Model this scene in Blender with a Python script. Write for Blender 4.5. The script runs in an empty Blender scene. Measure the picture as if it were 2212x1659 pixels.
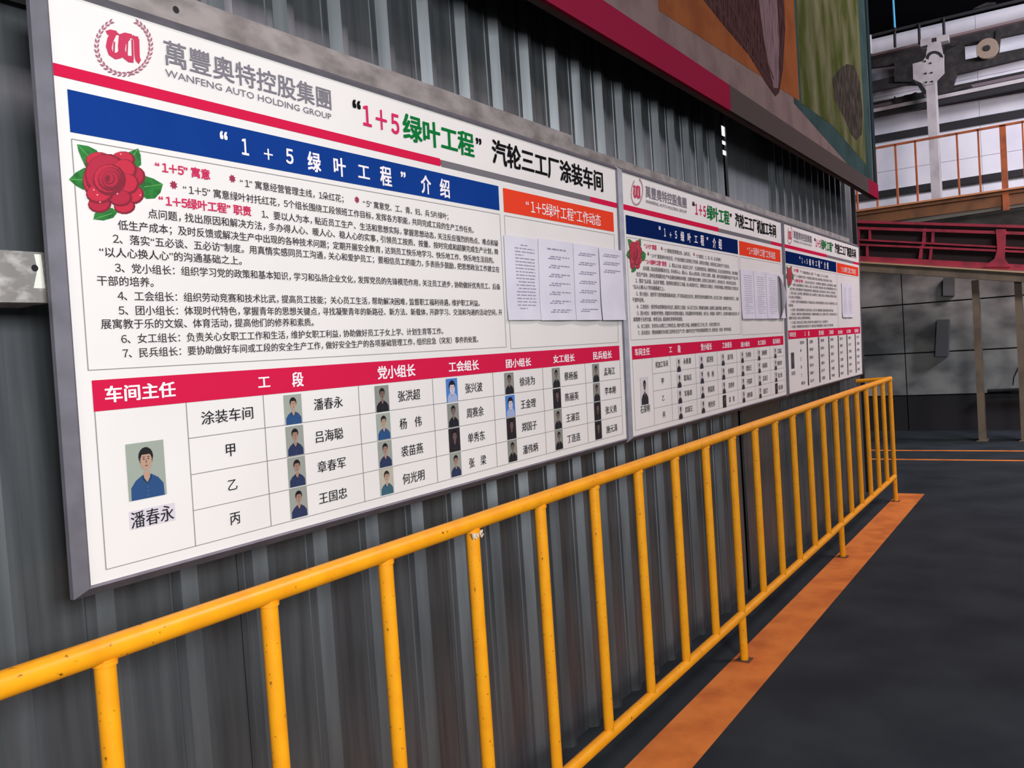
import bpy, math, random
from mathutils import Vector, Matrix
random.seed(7)
D = bpy.data
SC = bpy.context.scene
COL = SC.collection

# ---------------------------------------------------------------- camera
FPX, YAW, PITCH, ROLL = 1862.0868, 0.99155023, -0.03566138, -0.06705047
CAM = Vector((0.0, -1.572228, 1.6))
ca, sa, cb, sb = math.cos(YAW), math.sin(YAW), math.cos(PITCH), math.sin(PITCH)
cg, sg = math.cos(ROLL), math.sin(ROLL)
FWD = Vector((sa * cb, ca * cb, sb))
_r = Vector((ca, -sa, 0.0)); _u = _r.cross(FWD)
RIGHT = _r * cg + _u * sg
UP = -_r * sg + _u * cg
cam = D.objects.new('camera', D.cameras.new('camera')); COL.objects.link(cam)
cam.data.sensor_fit = 'HORIZONTAL'; cam.data.sensor_width = 36.0
cam.data.lens = FPX / 2212.0 * 36.0
cam.data.clip_start = 0.05; cam.data.clip_end = 100
M = Matrix((RIGHT, UP, -FWD)).transposed().to_4x4(); M.translation = CAM
cam.matrix_world = M
SC.camera = cam
# ---------------------------------------------------------------- world, lamps, exposure
w = D.worlds.new('world'); SC.world = w; w.use_nodes = True
w.node_tree.nodes['Background'].inputs[0].default_value = (0.55, 0.62, 0.75, 1)
w.node_tree.nodes['Background'].inputs[1].default_value = 0.004
SC.view_settings.view_transform = 'Standard'; SC.view_settings.look = 'None'
SC.view_settings.exposure = 0.0; SC.view_settings.gamma = 1.0
SC.view_settings.use_curve_mapping = False

def area(name, loc, target, size, power, color):
    l = D.lights.new(name, 'AREA'); l.shape = 'RECTANGLE'; l.size = size[0]; l.size_y = size[1]
    l.energy = power; l.color = color
    o = D.objects.new(name, l); COL.objects.link(o); o.location = loc
    o.rotation_euler = (Vector(target) - Vector(loc)).to_track_quat('-Z', 'Y').to_euler()
    return o
area('hall_lamp', (-0.6, -3.9, 2.5), (1.6, 0, 1.5), (1.3, 1.0), 222, (0.97, 0.98, 1.0))
area('aisle_lamp', (7.0, -5.2, 7.4), (7.4, 0.0, 1.2), (2.4, 1.6), 420, (1.0, 0.82, 0.88))
area('rib_fill_light', (-6.5, -3.6, 2.8), (1.0, 0.2, 1.3), (3.0, 2.0), 130, (0.95, 0.98, 1.0))  # fill added far to the left so the wall ribs shine
area('truss_fill_light', (9.6, -5.0, 5.2), (13.2, 0.0, 3.0), (1.0, 1.0), 110, (1.0, 0.85, 0.82))  # unseen fill added to brighten the truss and walkway fronts
area('gantry_lamp', (12.6, -5.6, 5.2), (16.5, 0.5, 4.4), (1.5, 1.0), 680, (0.90, 0.90, 1.0))

# ---------------------------------------------------------------- materials
def lin(c):
    return tuple(((v / 255.0) / 12.92 if v / 255.0 <= 0.04045 else ((v / 255.0 + 0.055) / 1.055) ** 2.4) for v in c) + (1.0,)
MATS = {}
def mat(name, rgb, rough=0.6, metal=0.0, rgb2=None, scale=8.0, stretch=(1, 1, 1), lo=0.45, hi=0.65, bump=0.0, spec=0.5, detail=6.0, emit=0.0):
    if name in MATS: return MATS[name]
    m = D.materials.new(name); m.use_nodes = True; nt = m.node_tree; b = nt.nodes['Principled BSDF']
    b.inputs['Base Color'].default_value = lin(rgb)
    b.inputs['Roughness'].default_value = rough; b.inputs['Metallic'].default_value = metal
    b.inputs['Specular IOR Level'].default_value = spec
    if emit:
        b.inputs['Emission Color'].default_value = lin(rgb); b.inputs['Emission Strength'].default_value = emit
    if rgb2 or bump:
        tc = nt.nodes.new('ShaderNodeTexCoord'); mp = nt.nodes.new('ShaderNodeMapping'); mp.inputs['Scale'].default_value = stretch
        nz = nt.nodes.new('ShaderNodeTexNoise'); nz.inputs['Scale'].default_value = scale; nz.inputs['Detail'].default_value = detail
        nt.links.new(tc.outputs['Object'], mp.inputs[0]); nt.links.new(mp.outputs[0], nz.inputs['Vector'])
        if rgb2:
            rp = nt.nodes.new('ShaderNodeValToRGB'); rp.color_ramp.elements[0].position = lo; rp.color_ramp.elements[1].position = hi
            rp.color_ramp.elements[0].color = lin(rgb); rp.color_ramp.elements[1].color = lin(rgb2)
            nt.links.new(nz.outputs['Fac'], rp.inputs[0]); nt.links.new(rp.outputs[0], b.inputs['Base Color'])
        if bump:
            bp = nt.nodes.new('ShaderNodeBump'); bp.inputs['Strength'].default_value = bump; bp.inputs['Distance'].default_value = 0.01
            nt.links.new(nz.outputs['Fac'], bp.inputs['Height']); nt.links.new(bp.outputs[0], b.inputs['Normal'])
    MATS[name] = m
    return m

# ---------------------------------------------------------------- helpers
def tag(o, label=None, cat=None, group=None, kind=None):
    if label: o['label'] = label
    if cat: o['category'] = cat
    if group: o['group'] = group
    if kind: o['kind'] = kind
    return o
def empty(name, loc=(0, 0, 0), parent=None, **k):
    o = D.objects.new(name, None); o.empty_display_size = 0.1; COL.objects.link(o); o.location = loc
    if parent: o.parent = parent
    return tag(o, **k)
def obj(name, me, parent=None, loc=(0, 0, 0), **k):
    o = D.objects.new(name, me); COL.objects.link(o); o.location = loc
    if parent: o.parent = parent
    return tag(o, **k)
class MB:
    def __init__(s): s.v = []; s.f = []; s.m = []; s.mats = []; s.smooth = []
    def mi(s, m):
        if m not in s.mats: s.mats.append(m)
        return s.mats.index(m)
    def poly(s, pts, m, sm=False):
        n = len(s.v); s.v += [tuple(p) for p in pts]; s.f.append(tuple(range(n, n + len(pts)))); s.m.append(s.mi(m)); s.smooth.append(sm); return s
    def mesh(s, verts, faces, m, sm=False):
        n = len(s.v); s.v += [tuple(p) for p in verts]
        for f in faces: s.f.append(tuple(i + n for i in f)); s.m.append(s.mi(m)); s.smooth.append(sm)
        return s
    def box(s, a, b, m):
        x0, y0, z0 = a; x1, y1, z1 = b
        return s.mesh([(x0,y0,z0),(x1,y0,z0),(x1,y1,z0),(x0,y1,z0),(x0,y0,z1),(x1,y0,z1),(x1,y1,z1),(x0,y1,z1)],
            [(0,3,2,1),(4,5,6,7),(0,1,5,4),(1,2,6,5),(2,3,7,6),(3,0,4,7)], m)
    def tube(s, a, b, r, m, n=16, cap=True):
        a = Vector(a); b = Vector(b); d = (b - a).normalized()
        p = d.orthogonal().normalized(); q = d.cross(p)
        vs = [a + (p * math.cos(2*math.pi*k/n) + q * math.sin(2*math.pi*k/n)) * r for k in range(n)]
        vs += [v + (b - a) for v in vs]
        s.mesh(vs, [(k, (k+1) % n, (k+1) % n + n, k + n) for k in range(n)], m, True)
        if cap:
            s.poly(list(reversed(vs[:n])), m); s.poly(vs[n:], m)
        return s
    def prism(s, pts, off, m):
        """closed outline pts extruded by the vector off"""
        off = Vector(off); n = len(pts); A = [Vector(p) for p in pts]; B = [p + off for p in A]
        s.mesh(A + B, [tuple(range(n)), tuple(range(2*n - 1, n - 1, -1))] + [(k, k + n, (k+1) % n + n, (k+1) % n) for k in range(n)], m)
        return s
    def data(s, name):
        me = D.meshes.new(name); me.from_pydata(s.v, [], s.f)
        for m in s.mats: me.materials.append(m)
        me.polygons.foreach_set('material_index', s.m); me.polygons.foreach_set('use_smooth', s.smooth)
        me.update(); return me
    def build(s, name, parent=None, loc=(0, 0, 0), **k):
        return obj(name, s.data(name), parent, loc, **k)
def fixnormals(me):
    import bmesh
    bm = bmesh.new(); bm.from_mesh(me); bmesh.ops.recalc_face_normals(bm, faces=bm.faces); bm.to_mesh(me); bm.free()

def on(axis, val, px, py):
    """the place on a wall, floor or bay plane that a point measured in the photograph lies at"""
    d = FWD + RIGHT * ((px - 1106.0) / FPX) - UP * ((py - 829.5) / FPX)
    t = (val - CAM[axis]) / d[axis]
    return CAM + d * t
TEXTS = [
    ('company_name', '萬豐奧特控股集團', 0.1023, 0.3064, 0.0497, 0.044, 'logo_grey', 2),
    ('company_name', 'WANFENG AUTO HOLDING GROUP', 0.102, 0.3055, 0.087, 0.0132, 'logo_grey', 0),
    ('printed_text', '“', 0.3397, 0.3528, 0.0409, 0.0209, 'black', 1),
    ('printed_text', '１＋５', 0.3556, 0.4182, 0.0619, 0.05, 'magenta', 1),
    ('printed_text', '绿叶工程', 0.4249, 0.5714, 0.0625, 0.0626, 'green', 1),
    ('printed_text', '”', 0.576, 0.589, 0.0444, 0.0185, 'black', 1),
    ('workshop_title', '汽轮三工厂涂装车间', 0.6138, 0.9489, 0.0618, 0.0668, 'black', 1),
    ('bar_glyph', '“', 0.1564, 0.1652, 0.1816, 0.0167, 'white', 1),
    ('bar_glyph', '１', 0.1812, 0.1897, 0.196, 0.0334, 'white', 1),
    ('bar_glyph', '＋', 0.2083, 0.2196, 0.2015, 0.0229, 'white', 1),
    ('bar_glyph', '５', 0.2369, 0.2469, 0.1969, 0.0322, 'white', 1),
    ('bar_glyph', '绿', 0.2663, 0.2855, 0.1993, 0.0404, 'white', 1),
    ('bar_glyph', '叶', 0.3043, 0.3231, 0.1986, 0.0403, 'white', 1),
    ('bar_glyph', '工', 0.3423, 0.3613, 0.1986, 0.035, 'white', 1),
    ('bar_glyph', '程', 0.379, 0.3992, 0.1987, 0.0447, 'white', 1),
    ('bar_glyph', '”', 0.4159, 0.4249, 0.1847, 0.0142, 'white', 1),
    ('bar_glyph', '介', 0.4533, 0.4733, 0.1995, 0.0438, 'white', 1),
    ('bar_glyph', '绍', 0.491, 0.5116, 0.1992, 0.0459, 'white', 1),
    ('heading_text', '“1+5绿叶工程”工作动态', 0.6956, 0.9338, 0.2015, 0.0397, 'white', 0),
    ('text_line', '“1+5” 寓意', 0.0855, 0.1426, 0.2653, 0.0185, 'pink', 1),
    ('text_line', '“1” 寓意经营管理主线，1朵红花；', 0.1767, 0.3167, 0.2702, 0.0165, 'ink', 0),
    ('text_line', '“5” 寓意党、工、青、妇、兵5片绿叶；', 0.3477, 0.5059, 0.2729, 0.0165, 'ink', 0),
    ('text_line', '“1+5” 寓意绿叶衬托红花，5个组长围绕工段领班工作目标，发挥各方职能，共同完成工段的生产工作任务。', 0.1124, 0.5603, 0.3, 0.0165, 'ink', 0),
    ('text_line', '“1+5绿叶工程” 职责', 0.0868, 0.188, 0.3266, 0.0185, 'pink', 1),
    ('text_line', '1、要以人为本，贴近员工生产、生活和思想实际，掌握思想动态，关注反应强烈的热点、难点和疑', 0.2008, 0.6176, 0.3286, 0.0165, 'ink', 0),
    ('text_line', '点问题，找出原因和解决方法，多办得人心、暖人心、稳人心的实事，引领员工按质、按量、按时完成和超额完成生产计划，降', 0.0754, 0.6172, 0.3536, 0.0165, 'ink', 0),
    ('text_line', '低生产成本；及时反馈或解决生产中出现的各种技术问题；定期开展安全教育，达到员工快乐地学习、快乐地工作、快乐地生活目的。', 0.0465, 0.6049, 0.3796, 0.0165, 'ink', 0),
    ('text_line', '2、落实“五必谈、五必访”制度。用真情实感同员工沟通，关心和爱护员工；要相信员工的能力，多表扬多鼓励，把思想政治工作建立在', 0.0411, 0.6176, 0.4046, 0.0165, 'ink', 0),
    ('text_line', '“以人心换人心”的沟通基础之上。', 0.0283, 0.1727, 0.429, 0.0165, 'ink', 0),
    ('text_line', '3、党小组长：组织学习党的政策和基本知识，学习和弘扬企业文化，发挥党员的先锋模范作用，关注员工进步，协助做好优秀员工、后备', 0.0411, 0.6176, 0.4554, 0.0165, 'ink', 0),
    ('text_line', '干部的培养。', 0.0245, 0.0762, 0.4792, 0.0165, 'ink', 0),
    ('text_line', '4、工会组长：组织劳动竞赛和技术比武，提高员工技能；关心员工生活，帮助解决困难，监督职工福利待遇，维护职工利益。', 0.0417, 0.5658, 0.5048, 0.0165, 'ink', 0),
    ('text_line', '5、团小组长：体现时代特色，掌握青年的思想关键点，寻找凝聚青年的新路径、新方法、新载体，开辟学习、交流和沟通的活动空间，开', 0.0417, 0.6191, 0.5306, 0.0165, 'ink', 0),
    ('text_line', '展寓教于乐的文娱、体育活动，提高他们的修养和素质。', 0.0252, 0.2614, 0.5546, 0.0165, 'ink', 0),
    ('text_line', '6、女工组长：负责关心女职工工作和生活，维护女职工利益，协助做好员工子女上学、计划生育等工作。', 0.0422, 0.4824, 0.5811, 0.0165, 'ink', 0),
    ('text_line', '7、民兵组长：要协助做好车间或工段的安全生产工作，做好安全生产的各项基础管理工作，组织应急（突发）事件的处置。', 0.0426, 0.5579, 0.6067, 0.0165, 'ink', 0),
    ('column_heading', '车间主任', 0.0241, 0.0908, 0.6776, 0.0267, 'white', 1),
    ('column_heading', '工', 0.1831, 0.1982, 0.678, 0.0248, 'white', 1),
    ('column_heading', '段', 0.2266, 0.2424, 0.6786, 0.0294, 'white', 1),
    ('column_heading', '党小组长', 0.3558, 0.4232, 0.6791, 0.0293, 'white', 1),
    ('column_heading', '工会组长', 0.4898, 0.5564, 0.6791, 0.0268, 'white', 1),
    ('column_heading', '团小组长', 0.622, 0.6892, 0.6831, 0.0243, 'white', 1),
    ('column_heading', '女工组长', 0.7534, 0.8213, 0.6815, 0.024, 'white', 1),
    ('column_heading', '民兵组长', 0.884, 0.954, 0.6814, 0.026, 'white', 1),
    ('row_label', '涂装车间', 0.1154, 0.1749, 0.7382, 0.0244, 'ink2', 0),
    ('row_label', '甲', 0.1403, 0.1511, 0.8071, 0.0251, 'ink2', 0),
    ('row_label', '乙', 0.1402, 0.1509, 0.8771, 0.0223, 'ink2', 0),
    ('row_label', '丙', 0.1401, 0.1517, 0.9445, 0.0245, 'ink2', 0),
    ('name_label', '潘春永', 0.0394, 0.0807, 0.9057, 0.0282, 'ink2', 0),
    ('name_label', '潘春永', 0.255, 0.2974, 0.7375, 0.0247, 'ink2', 0),
    ('name_label', '吕海聪', 0.2548, 0.2954, 0.8097, 0.025, 'ink2', 0),
    ('name_label', '章春军', 0.2548, 0.2964, 0.8775, 0.0242, 'ink2', 0),
    ('name_label', '王国忠', 0.2542, 0.296, 0.9476, 0.0242, 'ink2', 0),
    ('name_label', '张洪超', 0.3896, 0.4302, 0.7415, 0.026, 'ink2', 0),
    ('name_label', '杨\u3000伟', 0.3896, 0.4302, 0.811, 0.026, 'ink2', 0),
    ('name_label', '裘苗燕', 0.3896, 0.4302, 0.8805, 0.026, 'ink2', 0),
    ('name_label', '何光明', 0.3896, 0.4302, 0.95, 0.026, 'ink2', 0),
    ('name_label', '张兴波', 0.5238, 0.5624, 0.7415, 0.026, 'ink2', 0),
    ('name_label', '周赛余', 0.5238, 0.5624, 0.811, 0.026, 'ink2', 0),
    ('name_label', '单秀东', 0.5238, 0.5624, 0.8805, 0.026, 'ink2', 0),
    ('name_label', '张\u3000梁', 0.5238, 0.5624, 0.95, 0.026, 'ink2', 0),
    ('name_label', '徐诗为', 0.6558, 0.6972, 0.7415, 0.026, 'ink2', 0),
    ('name_label', '王金理', 0.6558, 0.6972, 0.811, 0.026, 'ink2', 0),
    ('name_label', '郑国子', 0.6558, 0.6972, 0.8805, 0.026, 'ink2', 0),
    ('name_label', '潘伟炳', 0.6558, 0.6972, 0.95, 0.026, 'ink2', 0),
    ('name_label', '蔡杨振', 0.786, 0.829, 0.7415, 0.026, 'ink2', 0),
    ('name_label', '陈丽英', 0.786, 0.829, 0.811, 0.026, 'ink2', 0),
    ('name_label', '王淑芸', 0.786, 0.829, 0.8805, 0.026, 'ink2', 0),
    ('name_label', '丁连连', 0.786, 0.829, 0.95, 0.026, 'ink2', 0),
    ('name_label', '孟海江', 0.9217, 0.9633, 0.7415, 0.026, 'ink2', 0),
    ('name_label', '李本刚', 0.9217, 0.9633, 0.811, 0.026, 'ink2', 0),
    ('name_label', '张义勇', 0.9217, 0.9633, 0.8805, 0.026, 'ink2', 0),
    ('name_label', '施元涛', 0.9217, 0.9633, 0.95, 0.026, 'ink2', 0),
]
LEAVES = [[(.0161,.2492),(.0254,.249),(.0324,.2537),(.0359,.2633),(.0279,.2825),(.0219,.2855),(.0189,.2712),(.0169,.2601)],[(.0705,.2377),(.0725,.249),(.0724,.2665),(.0679,.274),(.0579,.266),(.0531,.2577),(.0611,.2477)],[(.0072,.3108),(.0134,.2974),(.0206,.2875),(.0276,.2897),(.0266,.3184),(.0188,.3252),(.0126,.3198)],[(.0924,.2961),(.0834,.2884),(.0754,.2856),(.067,.3004),(.069,.3199),(.0753,.3271),(.0835,.3244),(.0894,.3123)],[(.0254,.3739),(.0269,.3636),(.0326,.3552),(.0425,.3506),(.0473,.3569),(.0432,.3675),(.0344,.3741)]]
VEINS = [[(.0161,.2492),(.0282,.2729)],[(.0705,.2377),(.0619,.2623)],[(.0072,.3108),(.0211,.3081)],[(.0924,.2961),(.0734,.3062)],[(.0254,.3739),(.0422,.3604)]]
PETALS = [([(.0453,.2675),(.0439,.2744),(.0405,.2807),(.0357,.285),(.0306,.2865),(.0261,.285),(.0231,.2809),(.0222,.2748),(.0236,.268),(.0269,.2619),(.0315,.2575),(.0367,.2558),(.0413,.2571),(.0444,.2613)],[(.0429,.2669),(.0417,.2729),(.0387,.2783),(.0346,.282),(.0302,.2833),(.0264,.282),(.0238,.2784),(.0231,.2732),(.0242,.2674),(.0271,.2621),(.0311,.2583),(.0355,.2568),(.0394,.258),(.0421,.2616)]),([(.0671,.2594),(.0657,.2665),(.0623,.2729),(.0575,.2773),(.0524,.2788),(.0479,.2772),(.045,.2729),(.0441,.2667),(.0454,.2597),(.0488,.2534),(.0534,.249),(.0585,.2473),(.0631,.2487),(.0662,.253)],[(.0647,.2588),(.0635,.2649),(.0606,.2704),(.0565,.2741),(.0521,.2755),(.0482,.2741),(.0457,.2704),(.0449,.2651),(.0461,.2591),(.0489,.2537),(.053,.2498),(.0574,.2484),(.0613,.2496),(.0639,.2533)]),([(.0757,.2868),(.0743,.2953),(.071,.3027),(.0666,.3075),(.0618,.3088),(.0577,.3063),(.055,.3006),(.0542,.2929),(.0555,.2845),(.0587,.2772),(.063,.2723),(.0678,.2708),(.072,.2732),(.0749,.2789)],[(.0734,.2857),(.0722,.2931),(.0695,.2994),(.0656,.3036),(.0615,.3047),(.058,.3025),(.0557,.2977),(.055,.291),(.0561,.2838),(.0588,.2775),(.0626,.2733),(.0667,.272),(.0703,.274),(.0727,.2789)]),([(.0732,.3201),(.072,.3278),(.0691,.3343),(.0652,.3385),(.061,.3395),(.0574,.3371),(.0551,.3318),(.0544,.3247),(.0555,.3172),(.0583,.3106),(.0622,.3064),(.0664,.3053),(.0701,.3076),(.0725,.3128)],[(.0712,.319),(.0702,.3256),(.0678,.3313),(.0644,.3349),(.0608,.3357),(.0577,.3336),(.0557,.3291),(.0551,.323),(.0561,.3165),(.0585,.3109),(.0618,.3072),(.0654,.3063),(.0685,.3083),(.0706,.3128)]),([(.064,.3434),(.0628,.3496),(.0598,.355),(.0557,.3585),(.0513,.3594),(.0474,.3576),(.0448,.3535),(.0441,.3479),(.0452,.3418),(.0481,.3365),(.0522,.3329),(.0566,.3319),(.0606,.3336),(.0632,.3377)],[(.0619,.3427),(.0609,.348),(.0583,.3526),(.0548,.3556),(.051,.3564),(.0477,.3549),(.0455,.3513),(.0448,.3465),(.0458,.3413),(.0483,.3367),(.0518,.3336),(.0556,.3327),(.059,.3342),(.0612,.3377)]),([(.0421,.3447),(.0408,.3515),(.0377,.3573),(.0335,.3611),(.0289,.3621),(.0249,.3601),(.0223,.3555),(.0215,.3493),(.0227,.3427),(.0257,.3369),(.0299,.333),(.0344,.3319),(.0385,.3338),(.0413,.3383)],[(.0399,.3438),(.0388,.3496),(.0362,.3547),(.0325,.3579),(.0286,.3588),(.0252,.3571),(.0229,.3532),(.0222,.3478),(.0233,.3421),(.0258,.3371),(.0294,.3338),(.0334,.3328),(.0369,.3345),(.0392,.3384)]),([(.0333,.3047),(.0322,.3165),(.0298,.3262),(.0266,.332),(.0233,.3329),(.0206,.3285),(.0189,.3199),(.0185,.3088),(.0196,.2973),(.022,.2876),(.0251,.2816),(.0284,.2806),(.0312,.2848),(.033,.2934)],[(.0318,.3028),(.0308,.3128),(.0288,.3212),(.0261,.3263),(.0233,.327),(.0209,.3233),(.0194,.3159),(.0191,.3063),(.0201,.2964),(.0221,.2881),(.0247,.2829),(.0276,.2821),(.03,.2857),(.0315,.2931)]),([(.0421,.2902),(.0407,.3001),(.0373,.3085),(.0328,.3139),(.0279,.3152),(.0238,.3122),(.0211,.3055),(.0203,.2966),(.0217,.287),(.0249,.2786),(.0294,.2731),(.0342,.2716),(.0385,.2744),(.0413,.2811)],[(.0398,.289),(.0386,.2974),(.0357,.3047),(.0318,.3093),(.0277,.3104),(.0241,.3079),(.0218,.3021),(.0211,.2944),(.0223,.2861),(.0251,.2789),(.0289,.2742),(.0331,.2729),(.0367,.2753),(.0391,.2811)]),([(.0596,.2901),(.057,.3079),(.0509,.3231),(.0426,.3327),(.0338,.3348),(.0263,.3292),(.0215,.3173),(.0202,.3013),(.0226,.2842),(.0283,.2693),(.0364,.2593),(.0451,.2564),(.053,.2614),(.0582,.2734)],[(.0554,.2877),(.0532,.303),(.048,.3161),(.0409,.3243),(.0333,.3262),(.0269,.3215),(.0227,.3113),(.0216,.2975),(.0237,.2828),(.0286,.2699),(.0355,.2614),(.0431,.2589),(.0498,.2632),(.0542,.2735)]),([(.0678,.2778),(.0663,.2869),(.0628,.2948),(.058,.2999),(.0529,.3013),(.0485,.2987),(.0456,.2928),(.0447,.2846),(.0461,.2758),(.0495,.268),(.0542,.2627),(.0594,.2611),(.0639,.2635),(.0669,.2694)],[(.0654,.2767),(.0641,.2845),(.0611,.2913),(.057,.2957),(.0526,.2969),(.0488,.2948),(.0463,.2897),(.0456,.2826),(.0468,.275),(.0497,.2683),(.0537,.2638),(.0581,.2624),(.062,.2645),(.0646,.2696)]),([(.0689,.3024),(.0676,.3109),(.0645,.3181),(.0602,.3228),(.0556,.3239),(.0516,.3214),(.049,.3157),(.0483,.3079),(.0496,.2996),(.0526,.2924),(.0568,.2877),(.0614,.2863),(.0655,.2888),(.0682,.2945)],[(.0668,.3013),(.0656,.3086),(.063,.3148),(.0593,.3188),(.0553,.3198),(.0519,.3176),(.0497,.3127),(.0491,.3061),(.0501,.2989),(.0528,.2927),(.0564,.2886),(.0603,.2875),(.0638,.2896),(.0661,.2945)]),([(.0615,.3291),(.0602,.3359),(.057,.3418),(.0525,.3456),(.0477,.3467),(.0436,.3448),(.0408,.3404),(.04,.3343),(.0412,.3277),(.0443,.3218),(.0487,.3179),(.0535,.3167),(.0578,.3185),(.0607,.3229)],[(.0593,.3283),(.0581,.3341),(.0554,.3392),(.0515,.3425),(.0474,.3434),(.0438,.3418),(.0415,.338),(.0408,.3328),(.0418,.3271),(.0445,.3221),(.0483,.3187),(.0524,.3177),(.0561,.3192),(.0585,.323)]),([(.0446,.3259),(.0431,.3336),(.0394,.3404),(.0344,.3448),(.029,.346),(.0243,.3439),(.0212,.3388),(.0203,.3319),(.0217,.3244),(.0252,.3177),(.0301,.3132),(.0355,.3117),(.0403,.3137),(.0436,.3188)],[(.042,.325),(.0407,.3316),(.0376,.3374),(.0333,.3412),(.0287,.3423),(.0246,.3405),(.022,.3362),(.0212,.3302),(.0224,.3237),(.0254,.318),(.0296,.3141),(.0343,.3129),(.0384,.3146),(.0412,.3189)]),([(.0568,.2983),(.0549,.311),(.0503,.322),(.0441,.329),(.0374,.3306),(.0318,.3266),(.0281,.318),(.027,.3065),(.0289,.2941),(.0332,.2833),(.0393,.2761),(.0459,.2741),(.0518,.2777),(.0557,.2863)],[(.0537,.2966),(.052,.3075),(.0481,.317),(.0428,.323),(.0371,.3244),(.0322,.3211),(.029,.3137),(.0281,.3037),(.0297,.2931),(.0335,.2837),(.0387,.2776),(.0444,.2758),(.0494,.279),(.0527,.2864)]),([(.0539,.2978),(.0524,.3076),(.0489,.316),(.0442,.3213),(.0391,.3226),(.0347,.3196),(.0319,.3131),(.0311,.3042),(.0325,.2947),(.0358,.2864),(.0405,.2809),(.0456,.2793),(.0501,.2821),(.0531,.2887)],[(.0515,.2966),(.0503,.3049),(.0473,.3121),(.0432,.3168),(.0388,.3179),(.035,.3153),(.0326,.3097),(.0319,.302),(.0331,.2939),(.036,.2867),(.04,.282),(.0444,.2807),(.0482,.2831),(.0508,.2888)]),([(.0512,.2998),(.0501,.3071),(.0476,.3133),(.0442,.3173),(.0406,.3183),(.0374,.316),(.0353,.311),(.0348,.3043),(.0358,.2972),(.0382,.291),(.0416,.2869),(.0453,.2858),(.0485,.288),(.0506,.293)],[(.0495,.2988),(.0486,.3051),(.0464,.3105),(.0435,.3139),(.0404,.3147),(.0376,.3128),(.0359,.3085),(.0354,.3027),(.0363,.2966),(.0384,.2912),(.0413,.2878),(.0444,.2868),(.0472,.2887),(.049,.293)]),([(.0465,.2992),(.0458,.3038),(.0443,.3077),(.0423,.3102),(.04,.3108),(.0381,.3094),(.0369,.3062),(.0366,.3019),(.0372,.2974),(.0387,.2934),(.0407,.2909),(.0429,.2903),(.0449,.2917),(.0461,.2948)],[(.0455,.2985),(.0449,.3025),(.0436,.3059),(.0418,.3081),(.0399,.3086),(.0383,.3073),(.0372,.3046),(.0369,.3009),(.0375,.297),(.0388,.2936),(.0405,.2914),(.0424,.2909),(.0441,.2921),(.0452,.2948)]),([(.0421,.2999),(.0418,.3027),(.0411,.3051),(.0402,.3065),(.0392,.3068),(.0383,.3058),(.0378,.3038),(.0377,.3011),(.038,.2983),(.0387,.296),(.0396,.2945),(.0406,.2942),(.0415,.2952),(.042,.2972)],[(.0417,.2995),(.0414,.3019),(.0408,.3039),(.04,.3052),(.0392,.3054),(.0384,.3046),(.038,.3028),(.0379,.3005),(.0381,.2981),(.0387,.2961),(.0395,.2948),(.0404,.2946),(.0411,.2954),(.0416,.2971)])]
GLINTS = [[(.0541,.2537),(.0537,.2552),(.0528,.2554),(.0524,.2543),(.0529,.2529),(.0537,.2526)],[(.0279,.3233),(.0274,.3247),(.0266,.3249),(.0262,.3238),(.0267,.3224),(.0275,.3222)],[(.0306,.3312),(.0302,.3326),(.0293,.3328),(.0289,.3317),(.0294,.3303),(.0302,.3301)],[(.0698,.3221),(.0693,.3236),(.0684,.3238),(.068,.3226),(.0685,.3212),(.0694,.3209)],[(.0486,.3249),(.0481,.3263),(.0472,.3265),(.0468,.3253),(.0473,.3239),(.0482,.3237)],[(.0326,.3432),(.0322,.3446),(.0313,.3448),(.0309,.3436),(.0314,.3423),(.0322,.3421)]]
LETTER = [([(.0487,.0451),(.0525,.0405),(.0581,.0397)],.0034),([(.0549,.042),(.0514,.0561),(.0497,.069),(.0512,.079),(.0548,.0819),(.0587,.0782),(.0615,.0711)],.0052),([(.0575,.0401),(.0608,.0423),(.0593,.0614),(.0592,.076)],.0021),([(.0611,.0438),(.0658,.0382),(.0722,.0375)],.0034),([(.0683,.0398),(.0634,.0518),(.0617,.0649),(.0632,.0763),(.0672,.0803),(.0715,.0788)],.0055),([(.0722,.0375),(.0741,.0397),(.078,.0387)],.0037),([(.0761,.0385),(.0758,.0548),(.0755,.0698),(.0761,.0774),(.078,.0797)],.0052),([(.072,.0433),(.0712,.0795)],.0018),([(.0673,.0496),(.0658,.0749)],.0015),([(.0551,.0564),(.0539,.0776)],.0015)]
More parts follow.
